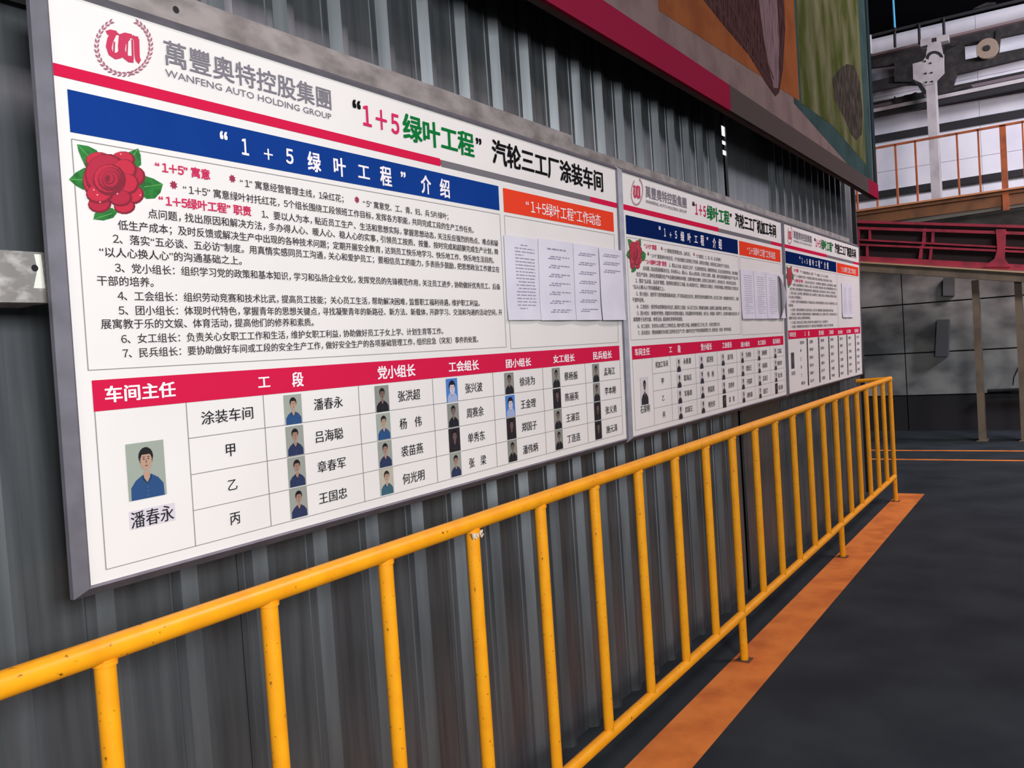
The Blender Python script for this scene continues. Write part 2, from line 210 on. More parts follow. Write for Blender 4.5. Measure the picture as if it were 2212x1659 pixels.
WREATH = [[(.0694,.1035),(.0669,.1023),(.0641,.1052),(.0666,.1064)],[(.0695,.1046),(.0667,.1072),(.065,.1126),(.0678,.1099)],[(.0649,.1076),(.0628,.1054),(.0599,.1074),(.0621,.1095)],[(.0649,.1087),(.0621,.1104),(.06,.1153),(.0628,.1136)],[(.0604,.11),(.0587,.107),(.0559,.108),(.0576,.111)],[(.0603,.1112),(.0576,.112),(.0552,.1162),(.0579,.1155)],[(.0561,.1109),(.0547,.1071),(.0521,.1071),(.0534,.1109)],[(.0559,.1121),(.0533,.1118),(.0507,.1154),(.0533,.1157)],[(.052,.1102),(.0511,.1057),(.0487,.1047),(.0496,.1091)],[(.0517,.1113),(.0494,.1101),(.0467,.1128),(.049,.1141)],[(.0483,.1078),(.048,.1029),(.0458,.1009),(.0462,.1059)],[(.048,.1089),(.0459,.1067),(.0432,.1085),(.0452,.1108)],[(.0452,.104),(.0453,.0987),(.0435,.0959),(.0434,.1012)],[(.0447,.105),(.0431,.102),(.0404,.1028),(.0421,.1059)],[(.0426,.0988),(.0432,.0934),(.0419,.0898),(.0413,.0952)],[(.0421,.0997),(.0409,.0959),(.0383,.0958),(.0396,.0996)],[(.0408,.0925),(.0418,.087),(.0409,.0827),(.0398,.0882)],[(.0402,.0932),(.0394,.0888),(.0371,.0877),(.0379,.0921)],[(.0396,.0851),(.0411,.0798),(.0406,.075),(.0391,.0803)],[(.039,.0857),(.0387,.0807),(.0366,.0788),(.037,.0837)],[(.0392,.077),(.041,.072),(.0411,.0668),(.0392,.0718)],[(.0386,.0774),(.0388,.0721),(.0371,.0693),(.0369,.0745)],[(.0395,.0684),(.0417,.0638),(.0422,.0584),(.04,.063)],[(.039,.0685),(.0396,.0631),(.0383,.0595),(.0377,.0649)],[(.0406,.0595),(.0431,.0555),(.0441,.05),(.0416,.054)],[(.0401,.0594),(.0412,.0539),(.0403,.0496),(.0392,.0551)],[(.0425,.0506),(.0451,.0474),(.0465,.0419),(.0439,.0452)],[(.042,.0503),(.0435,.045),(.0431,.0401),(.0416,.0455)],[(.045,.042),(.0477,.0396),(.0495,.0344),(.0468,.0368)],[(.0446,.0415),(.0465,.0364),(.0465,.0312),(.0446,.0362)],[(.0481,.0339),(.0508,.0324),(.053,.0276),(.0503,.0291)],[(.0477,.0332),(.05,.0286),(.0506,.0231),(.0483,.0277)],[(.0517,.0265),(.0544,.026),(.0569,.0218),(.0542,.0223)],[(.0514,.0257),(.054,.0217),(.055,.0161),(.0525,.0201)],[(.0674,.1066),(.0699,.1078),(.0728,.1049),(.0703,.1037)],[(.0673,.1056),(.0702,.1029),(.0719,.0975),(.0691,.1002)],[(.0716,.1021),(.0744,.1023),(.0771,.0986),(.0743,.0984)],[(.0714,.1011),(.0742,.0976),(.0755,.092),(.0728,.0955)],[(.0756,.0963),(.0785,.0956),(.081,.0912),(.0781,.0919)],[(.0753,.0955),(.0779,.0913),(.0788,.0855),(.0762,.0898)],[(.0793,.0895),(.0823,.0878),(.0845,.0828),(.0816,.0845)],[(.0789,.0889),(.0812,.084),(.0817,.0784),(.0794,.0832)],[(.0826,.0818),(.0856,.0792),(.0875,.0738),(.0845,.0764)],[(.0821,.0814),(.0841,.0761),(.0841,.0706),(.0821,.0759)],[(.0854,.0735),(.0882,.07),(.0897,.0643),(.0869,.0678)],[(.0848,.0732),(.0864,.0676),(.0859,.0625),(.0843,.0682)],[(.0875,.0647),(.0902,.0605),(.0913,.0547),(.0886,.0589)],[(.0869,.0647),(.0881,.0589),(.0871,.0544),(.0859,.0602)],[(.089,.0558),(.0915,.051),(.092,.0452),(.0896,.0501)],[(.0884,.056),(.0891,.0502),(.0876,.0464),(.0869,.0522)],[(.0898,.047),(.0919,.0417),(.092,.0361),(.0899,.0415)],[(.0891,.0474),(.0894,.0418),(.0875,.0388),(.0873,.0444)],[(.0898,.0386),(.0915,.0329),(.0911,.0278),(.0894,.0335)],[(.0892,.0392),(.0889,.0339),(.0866,.0318),(.0869,.037)],[(.0891,.0308),(.0904,.025),(.0895,.0204),(.0882,.0262)],[(.0885,.0316),(.0877,.0268),(.0852,.0256),(.0859,.0304)],[(.0877,.0238),(.0885,.018),(.0871,.0141),(.0863,.0199)],[(.0871,.0248),(.0858,.0206),(.0831,.0204),(.0843,.0246)],[(.0856,.0179),(.0859,.0123),(.0841,.0092),(.0838,.0148)],[(.085,.019),(.0834,.0156),(.0805,.0164),(.0821,.0198)],[(.0828,.0133),(.0827,.008),(.0805,.0057),(.0807,.011)],[(.0824,.0144),(.0804,.0119),(.0774,.0136),(.0794,.0161)],[(.0796,.0099),(.079,.0051),(.0765,.0038),(.0772,.0086)],[(.0792,.0111),(.0769,.0095),(.074,.0122),(.0763,.0138)]]
# ================================================================ STRUCTURE
m_sheet = mat('galvanised_sheet', (120, 125, 128), 0.42, 0.70, (94, 98, 102), 5.0, (6, 1, 0.35), 0.35, 0.7, 0.05)
m_dark = mat('dark_steel', (22, 21, 25), 0.8)
m_floor = mat('painted_concrete', (52, 58, 62), 0.75, 0, (40, 45, 50), 2.2, (1, 1, 1), 0.35, 0.7, 0.15, 0.08, 9)
m_yline = mat('worn_orange_line', (222, 130, 60), 0.65, 0, (192, 104, 48), 5.0, (1, 1, 1), 0.42, 0.68, 0.1, 0.25)
fl = MB().box((-4, -9, -0.15), (18, 2.4, 0), m_floor).build('floor', kind='structure')
def floorline(pts, label=None):
    b = MB(); b.prism([(x, y, 0.0005) for x, y in pts], (0, 0, 0.002), m_yline); o = b.build('painted_line', fl)
    fixnormals(o.data)
    if label: o['label'] = label
floorline([(-2, -0.075), (-2, -0.30), (8.92, -0.33), (8.92, -0.10)], 'broad worn orange line beside the railing')
floorline([(11.19, 1.8), (11.19, -6), (11.28, -6), (11.28, 1.8)])
floorline([(12.02, 1.8), (12.02, -6), (12.11, -6), (12.11, 1.8)])

YW = 0.20
wall = empty('wall_left', (0, 0, 0), kind='structure')
def sheet(x0, x1, ribs, z0=0.0, z1=6.2):
    """one corrugated sheet: broad pans, trapezoid ribs standing out towards the hall"""
    pr = [(x0, YW)]
    for r in ribs:
        pr += [(r - 0.082, YW), (r - 0.080, YW - 0.003), (r - 0.076, YW)]
        pr += [(r - 0.052, YW), (r - 0.027, YW - 0.028), (r - 0.003, YW - 0.028), (r + 0.003, YW - 0.001), (r + 0.0035, YW + 0.007), (r + 0.0095, YW + 0.007), (r + 0.010, YW)]
    pr += [(x1, YW)]
    pr = [p for p in pr if x0 <= p[0] <= x1]
    n = len(pr); b = MB()
    vs = [(x, y, z0) for x, y in pr] + [(x, y, z1) for x, y in pr]
    b.mesh(vs, [(k, k + 1, k + 1 + n, k + n) for k in range(n - 1)], m_sheet)
    vs2 = [(x, YW + 0.014, z0) for x, y in pr] + [(x, YW + 0.014, z1) for x, y in pr]
    b.mesh(vs2, [(k + 1, k, k + n, k + 1 + n) for k in range(n - 1)], m_sheet)
    b.poly([vs[0], vs[n], vs2[n], vs2[0]], m_sheet); b.poly([vs[n - 1], vs2[n - 1], vs2[2*n - 1], vs[2*n - 1]], m_sheet)
    b.build('wall_sheet', wall)
PIT = 0.21; x = 0.87 - 13 * PIT - 0.10; k0 = -13
while True:
    nx = x + 4 * PIT
    if nx > 5.26: nx = 5.262
    ribs = [0.87 + PIT * k for k in range(-14, 40) if x + 0.04 < 0.87 + PIT * k <= nx - 0.001]
    sheet(x, nx - 0.003, ribs)
    x = nx
    if nx >= 5.262: break
sheet(5.335, 6.19, [])
x = 6.193
while x < 8.93:
    nx = min(x + 4 * PIT, 8.94); sheet(x, nx - 0.003, [r for r in [6.30 + PIT * k for k in range(14)] if x + 0.04 < r < nx - 0.01]); x = nx
MB().box((-2.0, YW + 0.05, 0), (8.95, YW + 0.12, 6.2), mat('wall_core', (40, 42, 44), 0.9)).build('backing_wall', wall)
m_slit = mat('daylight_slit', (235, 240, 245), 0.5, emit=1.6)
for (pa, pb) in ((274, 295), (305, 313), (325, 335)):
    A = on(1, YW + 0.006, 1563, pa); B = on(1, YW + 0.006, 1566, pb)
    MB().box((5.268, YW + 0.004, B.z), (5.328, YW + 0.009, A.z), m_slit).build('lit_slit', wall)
MB().box((8.94, 0.16, 0), (8.99, 0.34, 6.2), m_dark).build('corner_flashing', wall)

# back wall -------------------------------------------------------
m_white = mat('white_cladding', (205, 203, 210), 0.55, 0, (188, 186, 196), 1.6, (1, 1, 1), 0.4, 0.7)
m_lower = mat('grey_cladding', (168, 170, 166), 0.6, 0.0, (104, 106, 108), 1.6, (1, 1, 1.6), 0.38, 0.62, 0.1)
wb = empty('wall_back', (16, 0, 0), kind='structure')
def slab(name, X, pts, depth, m, parent, loc0=None, **k):
    """outline measured on the bay plane x = X, given real thickness away from the hall"""
    o0 = parent.location if parent else Vector((0, 0, 0))
    b = MB(); b.prism([on(0, X, *p) - o0 for p in pts], (depth, 0, 0), m); o = b.build(name, parent, **k); fixnormals(o.data); return o
def zq(x, y): return (1860 + x / 6.284, y / 6.284)
def zr(x, y): return (1820 + x / 5.643, 380 + y / 5.643)
def beam(name, X, p, q, th, depth, m, parent, ext=(0.0, 0.0), **k):
    """straight member seen from p to q (photo points at its centre line), th = height in photo pixels"""
    A = on(0, X, *p); B = on(0, X, *q); C0 = on(0, X, p[0], p[1] - th / 2.0); h = (C0 - A).length
    d = (B - A); L = d.length; d.normalize(); A = A - d * ext[0]; B = B + d * ext[1]
    o0 = parent.location if parent else Vector((0, 0, 0))
    nrm = Vector((0, -d.z, d.y)).normalized() * h
    b = MB(); b.prism([A - nrm - o0, B - nrm - o0, B + nrm - o0, A + nrm - o0], (depth, 0, 0), m)
    o = b.build(name, parent, **k); fixnormals(o.data); return o
XW = 16.5
# cladding courses (panels) between the dark girts
zc = [3.1, 3.75, 4.35, 5.0, 5.65, 6.95]
for i in range(5):
    for j in range(2):
        y0 = 3.6 - 4.0 * j
        MB().box((XW - 16, y0 - 3.995, zc[i]), (XW - 16 + 0.05, y0, zc[i + 1] - 0.006), m_white).build('cladding_panel', wb)
MB().box((XW - 16 + 0.06, -6, 2.9), (XW - 16 + 0.2, 3.8, 7.3), mat('wall_core', (40, 42, 44))).build('backing_wall', wb)
for p, q, th in (((1894, 420), (2212, 371), 13), ((1890, 300), (2212, 243), 14), ((1886, 246), (2212, 189), 12), ((1886, 232), (2212, 170), 4)):
    beam('wall_girt', XW - 0.12, p, q, th, 0.11, m_dark, wb, ext=(1.0, 2.6))
# lower wall: grey courses with recessed joints and a dark plinth
XL = 14.4
LC = [0.0, 0.55, 1.2, 1.95, 2.7, 3.35]
for i in range(5):
    for j in range(3):
        y0 = 3.6 - 3.0 * j
        MB().box((XL - 16, y0 - 2.985, LC[i] + (0.0 if i else 0.0)), (XL - 16 + 0.06, y0, LC[i + 1] - 0.02), m_lower if i else mat('dark_plinth', (34, 33, 35), 0.8)).build('wall_panel', wb)
MB().box((XL - 16 + 0.07, -6, 0), (XL - 16 + 0.2, 3.8, 3.3), mat('wall_core', (40, 42, 44))).build('backing_wall', wb)
# roof deck, its unlit darkness put into a near-black colour
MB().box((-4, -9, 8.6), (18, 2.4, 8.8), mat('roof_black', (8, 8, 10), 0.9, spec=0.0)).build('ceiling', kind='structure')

# ================================================================ NOTICEBOARDS
BW, BZ0, BZ1, LEAN, GAP, BX = 2.344129, 1.215067, 2.322347, 0.02387, 0.052585, 0.902251
BH = math.hypot(BZ1 - BZ0, LEAN); LROT = math.asin(LEAN / BH)
def S(c): return {'white': (235, 228, 230), 'black': (26, 24, 27), 'ink': (62, 56, 60), 'ink2': (42, 40, 46), 'logo_grey': (124, 120, 128),
                  'magenta': (205, 45, 95), 'green': (18, 112, 52), 'pink': (200, 52, 92)}[c]
def ink(c): return mat('print_' + c, S(c), 0.6, spec=0.0)
m_face = mat('board_face', (226, 223, 219), 0.42, 0, (221, 218, 214), 2.0, spec=0.35)
m_red = mat('print_crimson', (200, 32, 70), 0.6, spec=0.0)
m_greyb = mat('print_mid_grey', (112, 110, 114), 0.6, spec=0.0)
m_blue = mat('print_royal_blue', (22, 58, 132), 0.6, 0, (20, 56, 128), 6.0, spec=0.0)
m_orange = mat('print_orange_red', (222, 66, 42), 0.6, spec=0.0)
m_rule = mat('print_thin_rule', (140, 138, 134), 0.5)
m_alu = mat('aluminium_frame', (124, 121, 130), 0.5, 0.45, (108, 105, 113), 14, (1, 1, 1), 0.4, 0.7)
m_channel = mat('galvanised_channel', (150, 146, 142), 0.55, 0.35, (112, 108, 104), 7.0, (1.5, 1, 3), 0.38, 0.68, 0.1)

TEXT_CACHE = {}
def heavier(me, e, bold):
    """struck again a hair to each side, as bold type"""
    vs = [tuple(v.co) for v in me.vertices]; fs = [tuple(p.vertices) for p in me.polygons]
    sh = [(-e, 0), (e, 0)] if not bold else [(-e, -e * 0.6), (e, -e * 0.6), (-e, e * 0.6), (e, e * 0.6), (0, 0)]
    V, F = [], []
    for k, (dx, dy) in enumerate(sh):
        n = len(V); V += [(x + dx, y + dy, k * 1.0) for x, y, z in vs]; F += [tuple(i + n for i in f) for f in fs]
    m = D.meshes.new('lettering'); m.from_pydata(V, [], F); return m
def glyph_mesh(body, bold, off=None):
    key = (body, bold)
    if key in TEXT_CACHE: return TEXT_CACHE[key]
    cu = D.curves.new('lettering', 'FONT'); cu.body = body; cu.resolution_u = 2 if len(body) > 12 else 3
    cu.fill_mode = 'FRONT'
    for i_, ch_ in enumerate(body):
        if len(body) > 3 and 0xff0b <= ord(ch_) <= 0xff19: cu.body_format[i_].kerning = -10
    t = D.objects.new('lettering', cu); COL.objects.link(t)
    me = D.meshes.new_from_object(t.evaluated_get(bpy.context.evaluated_depsgraph_get()))
    D.objects.remove(t)
    me = heavier(me, {0: 0.008, 1: 0.028, 2: 0.012}[bold], bold)
    xs = [v.co.x for v in me.vertices]; ys = [v.co.y for v in me.vertices]
    TEXT_CACHE[key] = (me, min(xs), max(xs), min(ys), max(ys))
    return TEXT_CACHE[key]
_ref = glyph_mesh('国', 0); CY = (_ref[3] + _ref[4]) / 2; CH = (_ref[4] - _ref[3])
PLACED = {}
def printed(name, body, s0, s1, tc, h, colour, bold, parent, y=-0.0022):
    me, x0, x1, y0, y1 = glyph_mesh(body, bold)
    key = (body, s0, s1, tc, h, colour)
    if key not in PLACED:
        sx = (s1 - s0) * BW / (x1 - x0)
        cjk = any(0x2e80 < ord(c) < 0xff00 for c in body)
        cy, ch = (CY, CH) if cjk else ((y0 + y1) / 2, y1 - y0)
        sy = h * BH / ch
        m2 = me.copy(); m2.name = name
        for v in m2.vertices:
            v.co = ((v.co.x - x0) * sx, -0.00003 * v.co.z, (v.co.y - cy) * sy)
        m2.materials.clear(); m2.materials.append(ink(colour))
        m2.polygons.foreach_set('material_index', [0] * len(m2.polygons)); m2.update()
        PLACED[key] = m2
    return obj(name, PLACED[key], parent, (s0 * BW, y, (1 - tc) * BH))
def uv(s, t, y): return (s * BW, y, (1 - t) * BH)
def flat(b, pts, m, y):
    pts = [uv(s, t, y) for s, t in pts]
    a = sum(pts[i][0] * pts[(i+1) % len(pts)][2] - pts[(i+1) % len(pts)][0] * pts[i][2] for i in range(len(pts)))
    b.poly(pts if a > 0 else pts[::-1], m)
def rect(b, s0, t0, s1, t1, m, y): flat(b, [(s0, t1), (s1, t1), (s1, t0), (s0, t0)], m, y)
def stroke(b, pts, wd, m, y):
    P = [Vector((s * BW, 0, (1 - t) * BH)) for s, t in pts]
    L, R = [], []
    for i, p in enumerate(P):
        d = (P[min(i + 1, len(P) - 1)] - P[max(i - 1, 0)]).normalized(); n = Vector((-d.z, 0, d.x)) * (wd * BW / 2)
        L.append(p + n); R.append(p - n)
    for i in range(len(P) - 1):
        q = [R[i], R[i + 1], L[i + 1], L[i]]; b.poly([(v.x, y, v.z) for v in q], m)

# printed portraits: flat head-and-shoulders pictures, unit size, one mesh per look
def ellp(cx, cy, rx, ry, n=16): return [(cx + rx * math.cos(2*math.pi*k/n), cy + ry * math.sin(2*math.pi*k/n)) for k in range(n)]
PM = {}
def portrait_mesh(kind):
    if kind in PM: return PM[kind]
    looks = {'blue_shirt': ((152, 160, 148), (26, 24, 24), (176, 142, 122), (38, 74, 120), 1.0),
             'navy_shirt': ((146, 150, 142), (24, 22, 24), (158, 124, 108), (38, 50, 82), 1.0),
             'dark_uniform': ((132, 134, 128), (28, 26, 28), (120, 98, 88), (28, 30, 36), 1.0),
             'close_up': ((70, 120, 190), (22, 24, 40), (196, 186, 194), (150, 166, 200), 1.5),
             'dim': ((40, 34, 38), (22, 18, 22), (104, 84, 82), (34, 30, 36), 1.15),
             'pale_teal': ((176, 172, 158), (44, 38, 34), (176, 146, 124), (52, 92, 108), 1.0),
             'white_ground': ((206, 202, 204), (36, 32, 36), (112, 92, 88), (40, 38, 46), 0.9),
             'strip': ((70, 64, 72), (40, 34, 40), (92, 78, 78), (52, 48, 58), 1.1)}
    bg, hr, fc, sh, z = looks[kind]
    mk = lambda c, n: mat('portrait_%s_%s' % (kind, n), c, 0.5)
    b = MB()
    def pl(pts, m, y):
        b.poly([(x, y, q) for x, q in pts], m)
    pl([(0, 0), (1, 0), (1, 1), (0, 1)], mk(bg, 'ground'), 0)
    hy = 0.68 if z < 1.3 else 0.58
    def clip(pts): return [(min(1, max(0, x)), min(1, max(0, q))) for x, q in pts]
    m_sh, m_hr, m_fc = mk(sh, 'shirt'), mk(hr, 'hair'), mk(fc, 'skin')
    pl(clip([(0.06, 0), (0.94, 0), (0.93, 0.22), (0.80, 0.34), (0.62, 0.42), (0.5, 0.40), (0.38, 0.42), (0.20, 0.34), (0.07, 0.22)]), m_sh, -0.0002)
    pl([(0.42, 0.36), (0.5, 0.27), (0.58, 0.36), (0.585, 0.48), (0.415, 0.48)], m_fc, -0.0004)
    pl([(0.40, 0.43), (0.37, 0.36), (0.5, 0.25), (0.5, 0.28), (0.42, 0.37)], mk(tuple(int(c * 0.7) for c in sh), 'collar'), -0.0005)
    pl([(0.60, 0.43), (0.58, 0.37), (0.5, 0.28), (0.5, 0.25), (0.63, 0.36)], mk(tuple(int(c * 0.7) for c in sh), 'collar'), -0.0005)
    pl(clip(ellp(0.5, hy + 0.065 * z, 0.195 * z, 0.165 * z)), m_hr, -0.0006)
    pl(ellp(0.5, hy - 0.02, 0.155 * z, 0.165 * z), m_fc, -0.0008)
    pl([(0.5 - 0.15 * z, hy + 0.10 * z), (0.5 + 0.15 * z, hy + 0.10 * z), (0.5 + 0.13 * z, hy + 0.17 * z), (0.5 - 0.13 * z, hy + 0.17 * z)], m_hr, -0.0010)
    m_ft = mk(tuple(int(c * 0.62) for c in fc), 'features')
    for sx in (-1, 1):
        pl(ellp(0.5 + sx * 0.062 * z, hy + 0.02 * z, 0.028 * z, 0.010, 8), m_hr, -0.0011)
        pl([(0.5 + sx * 0.062 * z - 0.04, hy + 0.05 * z), (0.5 + sx * 0.062 * z + 0.04, hy + 0.05 * z), (0.5 + sx * 0.062 * z + 0.03, hy + 0.062 * z), (0.5 + sx * 0.062 * z - 0.03, hy + 0.062 * z)], m_hr, -0.0011)
        pl(ellp(0.5 + sx * 0.158 * z, hy - 0.01, 0.016 * z, 0.035 * z, 8), m_ft, -0.0009)
    pl([(0.48, hy - 0.05 * z), (0.52, hy - 0.05 * z), (0.508, hy + 0.01), (0.492, hy + 0.01)], m_ft, -0.0011)
    pl(ellp(0.5, hy - 0.10 * z, 0.045 * z, 0.012, 8), m_ft, -0.0011)
    for k in (0.05, 0.13, 0.20):
        pl(ellp(0.5, k, 0.008, 0.008, 6), mk((150, 160, 170), 'button'), -0.0011)
    PM[kind] = b.data('portrait_photo')
    return PM[kind]
def portrait(kind, s0, t0, s1, t1, parent):
    o = obj('portrait_photo', portrait_mesh(kind), parent, (s0 * BW, -0.0016, (1 - t1) * BH))
    o.scale = ((s1 - s0) * BW, 1, (t1 - t0) * BH); return o

# frame bars: mitred, with a lip and a face falling away from the sheet
FW = 0.023
def frame_bar(length, name, parent, place):
    prof = [(0.0, 0.002), (0.0, -0.005), (0.004, -0.007), (FW, 0.016), (FW, 0.028), (0.0, 0.028)]   # (outwards, depth)
    A = [(-o, d) for o, d in prof]; b = MB(); n = len(prof)
    va = [(-o, d, -o) for o, d in prof]; vb = [(length + o, d, -o) for o, d in prof]
    b.mesh(va + vb, [tuple(range(n)), tuple(range(2*n - 1, n - 1, -1))] + [(k, (k+1) % n, (k+1) % n + n, k + n) for k in range(n)], m_alu)
    o = b.build(name, parent); fixnormals(o.data); o.matrix_local = place; return o
def make_board(i, label):
    root = empty('noticeboard', (BX + i * (BW + GAP), 0, BZ0), label=label, cat='noticeboard', group='framed noticeboards on the corrugated wall')
    root.rotation_euler = (LROT, 0, 0)
    MB().box((0, 0, 0), (BW, 0.024, BH), m_face).build('face_panel', root)
    T = Matrix.Translation
    frame_bar(BW, 'frame_bar', root, Matrix.Identity(4))
    frame_bar(BW, 'frame_bar', root, T((BW, 0, BH)) @ Matrix.Rotation(math.pi, 4, 'Y'))
    frame_bar(BH, 'frame_bar', root, T((0, 0, BH)) @ Matrix.Rotation(math.pi / 2, 4, 'Y'))
    frame_bar(BH, 'frame_bar', root, T((BW, 0, 0)) @ Matrix.Rotation(-math.pi / 2, 4, 'Y'))
    shift = 0.0 if i == 0 else (0.002 if i == 1 else 0.0)
    ht = (0.6508, 0.7045) if i == 0 else ((0.657, 0.708) if i == 1 else (0.628, 0.680))
    # coloured bands and headings
    b = MB(); rect(b, 0.0, 0.1205, 0.490, 0.1408, m_red, -0.0012); flat(b, [(0.4899, 0.1205), (0.4899, 0.1408), (0.4945, 0.1408), (0.4965, 0.1365), (0.4965, 0.1250), (0.4945, 0.1205)], m_red, -0.0012)
    rect(b, 0.4968, 0.1230, 0.900, 0.1412, m_greyb, -0.0010); rect(b, 0.9002, 0.1230, 1.0, 0.1412, m_red, -0.0012); b.build('printed_stripe', root)
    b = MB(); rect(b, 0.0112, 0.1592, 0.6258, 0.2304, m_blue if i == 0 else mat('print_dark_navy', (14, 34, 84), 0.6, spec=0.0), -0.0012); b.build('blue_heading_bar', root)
    b = MB(); rect(b, 0.6372, 0.1612, 0.9838, 0.2318, m_orange, -0.0012); b.build('orange_heading_bar', root)
    b = MB(); rect(b, 0.0140, ht[0], 0.9848, ht[1], m_red, -0.0012); b.build('table_heading_bar', root)
    # thin printed rules
    b = MB(); R = 0.0009; RV = 0.00045
    def hr(s0, s1, t, m=m_rule): rect(b, s0, t - R * 0.8, s1, t + R * 0.8, m, -0.0010)
    def vr(s, t0, t1, m=m_rule): rect(b, s - RV, t0, s + RV, t1, m, -0.0010)
    for s0, s1, t0, t1 in ((0.0118, 0.6262, 0.2418, 0.6330), (0.6376, 0.9832, 0.2425, 0.6385)):
        hr(s0, s1, t0); hr(s0, s1, t1); vr(s0, t0, t1); vr(s1, t0, t1)
    if i < 2:
        vr(0.0148, ht[1], 0.9795); vr(0.9852, ht[1], 0.9795); hr(0.0148, 0.9852, 0.9795)
        for s in (0.1010, 0.1888, 0.3236, 0.4560, 0.5890, 0.7215, 0.8560): vr(s, ht[1], 0.9795)
        for t in (0.7728, 0.8424, 0.9113): hr(0.1010, 0.9852, t)
    b.build('printed_rules', root)
    # rose with five leaves
    b = MB()
    ml = mat('print_leaf_green', (30, 120, 45), 0.5, 0, (20, 92, 36), 60); mv = mat('print_leaf_vein', (92, 160, 80), 0.5)
    md = mat('print_petal_dark', (124, 22, 44), 0.5); ma = mat('print_petal_red', (188, 38, 62), 0.45); mb_ = mat('print_petal_deep', (172, 34, 60), 0.45); mg = mat('print_glint', (240, 150, 160), 0.4)
    for q, v in zip(LEAVES, VEINS): flat(b, q, ml, -0.0012); stroke(b, v, 0.0006, mv, -0.00125)
    y = -0.0013
    for n, (o_, in_) in enumerate(PETALS):
        flat(b, o_, md, y); flat(b, in_, mb_ if n % 3 == 2 or n >= 15 else ma, y - 0.00004)
        if n == len(PETALS) - 1: flat(b, o_, md, y - 0.00006)
        y -= 0.0001
    for g in GLINTS: flat(b, g, mg, y)
    b.build('rose_picture', root)
    # crest: wreath and letter
    b = MB(); mw = mat('print_wreath', (156, 92, 112), 0.5); mr = mat('print_crest_letter', (190, 36, 78), 0.5)
    for q in WREATH: flat(b, q, mw, -0.0013)
    for k, (pts, wd) in enumerate(LETTER): stroke(b, pts, wd, mr, -0.0013 - k * 0.00003)
    b.build('company_crest', root)
    for cx, cy in ((0.1682, 0.2648), (0.3385, 0.2667), (0.1032, 0.2946)):
        b = MB(); flat(b, [(cx + (0.0042 if k % 2 else 0.0026) * math.cos(math.pi * k / 8) , cy + (0.0042 if k % 2 else 0.0026) * 2.117 * math.sin(math.pi * k / 8)) for k in range(16)], mat('print_bullet', (150, 40, 72), 0.5), -0.0013); b.build('bullet_mark', root)
    # writing
    dt = {0: 0.0, 1: 0.0065, 2: -0.024}[i]
    for nm, body, s0, s1, tc, h, colr, bold in TEXTS:
        if nm == 'workshop_title' and i: body = '汽轮三工厂机加工车间' if i == 1 else '汽轮三工厂制造车间'
        if nm in ('text_line', 'heading_text'): body = body.translate({ord(a_): ord(a_) + 0xfee0 for a_ in '1234567+'})
        if nm == 'column_heading': tc += dt if i != 1 else 0.004
        if nm in ('row_label', 'name_label'):
            if i == 2: continue
            if i == 1:
                if body == '涂装车间': body = '机加工车间'
                if nm == 'name_label':
                    if body == '潘春永' and s0 < 0.1: body = '石荣明'
                    else: body = B2N.get(round(s0, 1), {}).get(body, body[::-1])
        printed(nm, body, s0, s1, tc, h, colr, bold, root)
    if i == 0:
        b = MB(); rect(b, 0.0385, 0.888, 0.0825, 0.921, mat('print_name_tint', (208, 202, 208), 0.5), -0.0010); b.build('name_tint', root)
        portrait('blue_shirt', 0.0393, 0.768, 0.0752, 0.870, root)
        looks = [['blue_shirt', 'navy_shirt', 'navy_shirt', 'navy_shirt'], ['dark_uniform', 'blue_shirt', 'navy_shirt', 'pale_teal'], ['close_up', 'dark_uniform', 'dim', 'navy_shirt'],
                 ['dark_uniform', 'close_up', 'dim', 'dark_uniform'], ['dark_uniform', 'dim', 'dark_uniform', 'dark_uniform'], ['dark_uniform', 'dark_uniform', 'dim', 'dim']]
        cols = [0.2145, 0.3497, 0.4830, 0.6170, 0.7488, 0.8808]
        for c in range(6):
            for r in range(4):
                t0 = 0.7095 + 0.0672 * r + (0.0003 * r); portrait(looks[c][r], cols[c], t0, cols[c] + 0.0236, t0 + 0.0640, root)
    elif i == 1:
        portrait('white_ground', 0.0436, 0.780, 0.0781, 0.888, root)
        cols = [0.2193, 0.3466, 0.482, 0.6188, 0.7500, 0.8928]
        for c in range(6):
            for r in range(4):
                t0 = 0.7195 + 0.0675 * r
                portrait('dim' if (c, r) in ((2, 3), (5, 3)) else 'white_ground', cols[c], t0, cols[c] + 0.0225, t0 + 0.0600, root)
    else:
        portrait('strip', 0.0339, 0.761, 0.0652, 0.857, root)
        cols = [0.2085, 0.3480, 0.4810, 0.6150, 0.7500, 0.8880]
        nm = ['王建国', '李明', '陈伟东', '张力', '周新华', '吴小平']
        for r in range(6):
            t0 = 0.682 + 0.0502 * r
            printed('row_label', ['制造车间', '甲', '乙', '丙', '丁', '保全'][r], 0.133, 0.133 + (0.045 if r in (0, 5) else 0.012), t0 + 0.025, 0.020, 'ink2', 0, root)
            for c in range(6):
                portrait('strip', cols[c], t0, cols[c] + 0.0135, t0 + 0.0485, root)
                printed('name_label', nm[(r + c) % 6], cols[c] + 0.030, cols[c] + 0.072, t0 + 0.025, 0.020, 'ink2', 0, root)
        printed('name_label', '赵志强', 0.0339, 0.070, 0.885, 0.022, 'ink2', 0, root)
    return root
B2N = {}
make_board(0, 'nearest, largest-looking white noticeboard with blue-shirted portraits and a red rose')
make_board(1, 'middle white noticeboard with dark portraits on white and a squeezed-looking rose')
make_board(2, 'farthest white noticeboard, its portraits stacked in continuous dark strips')

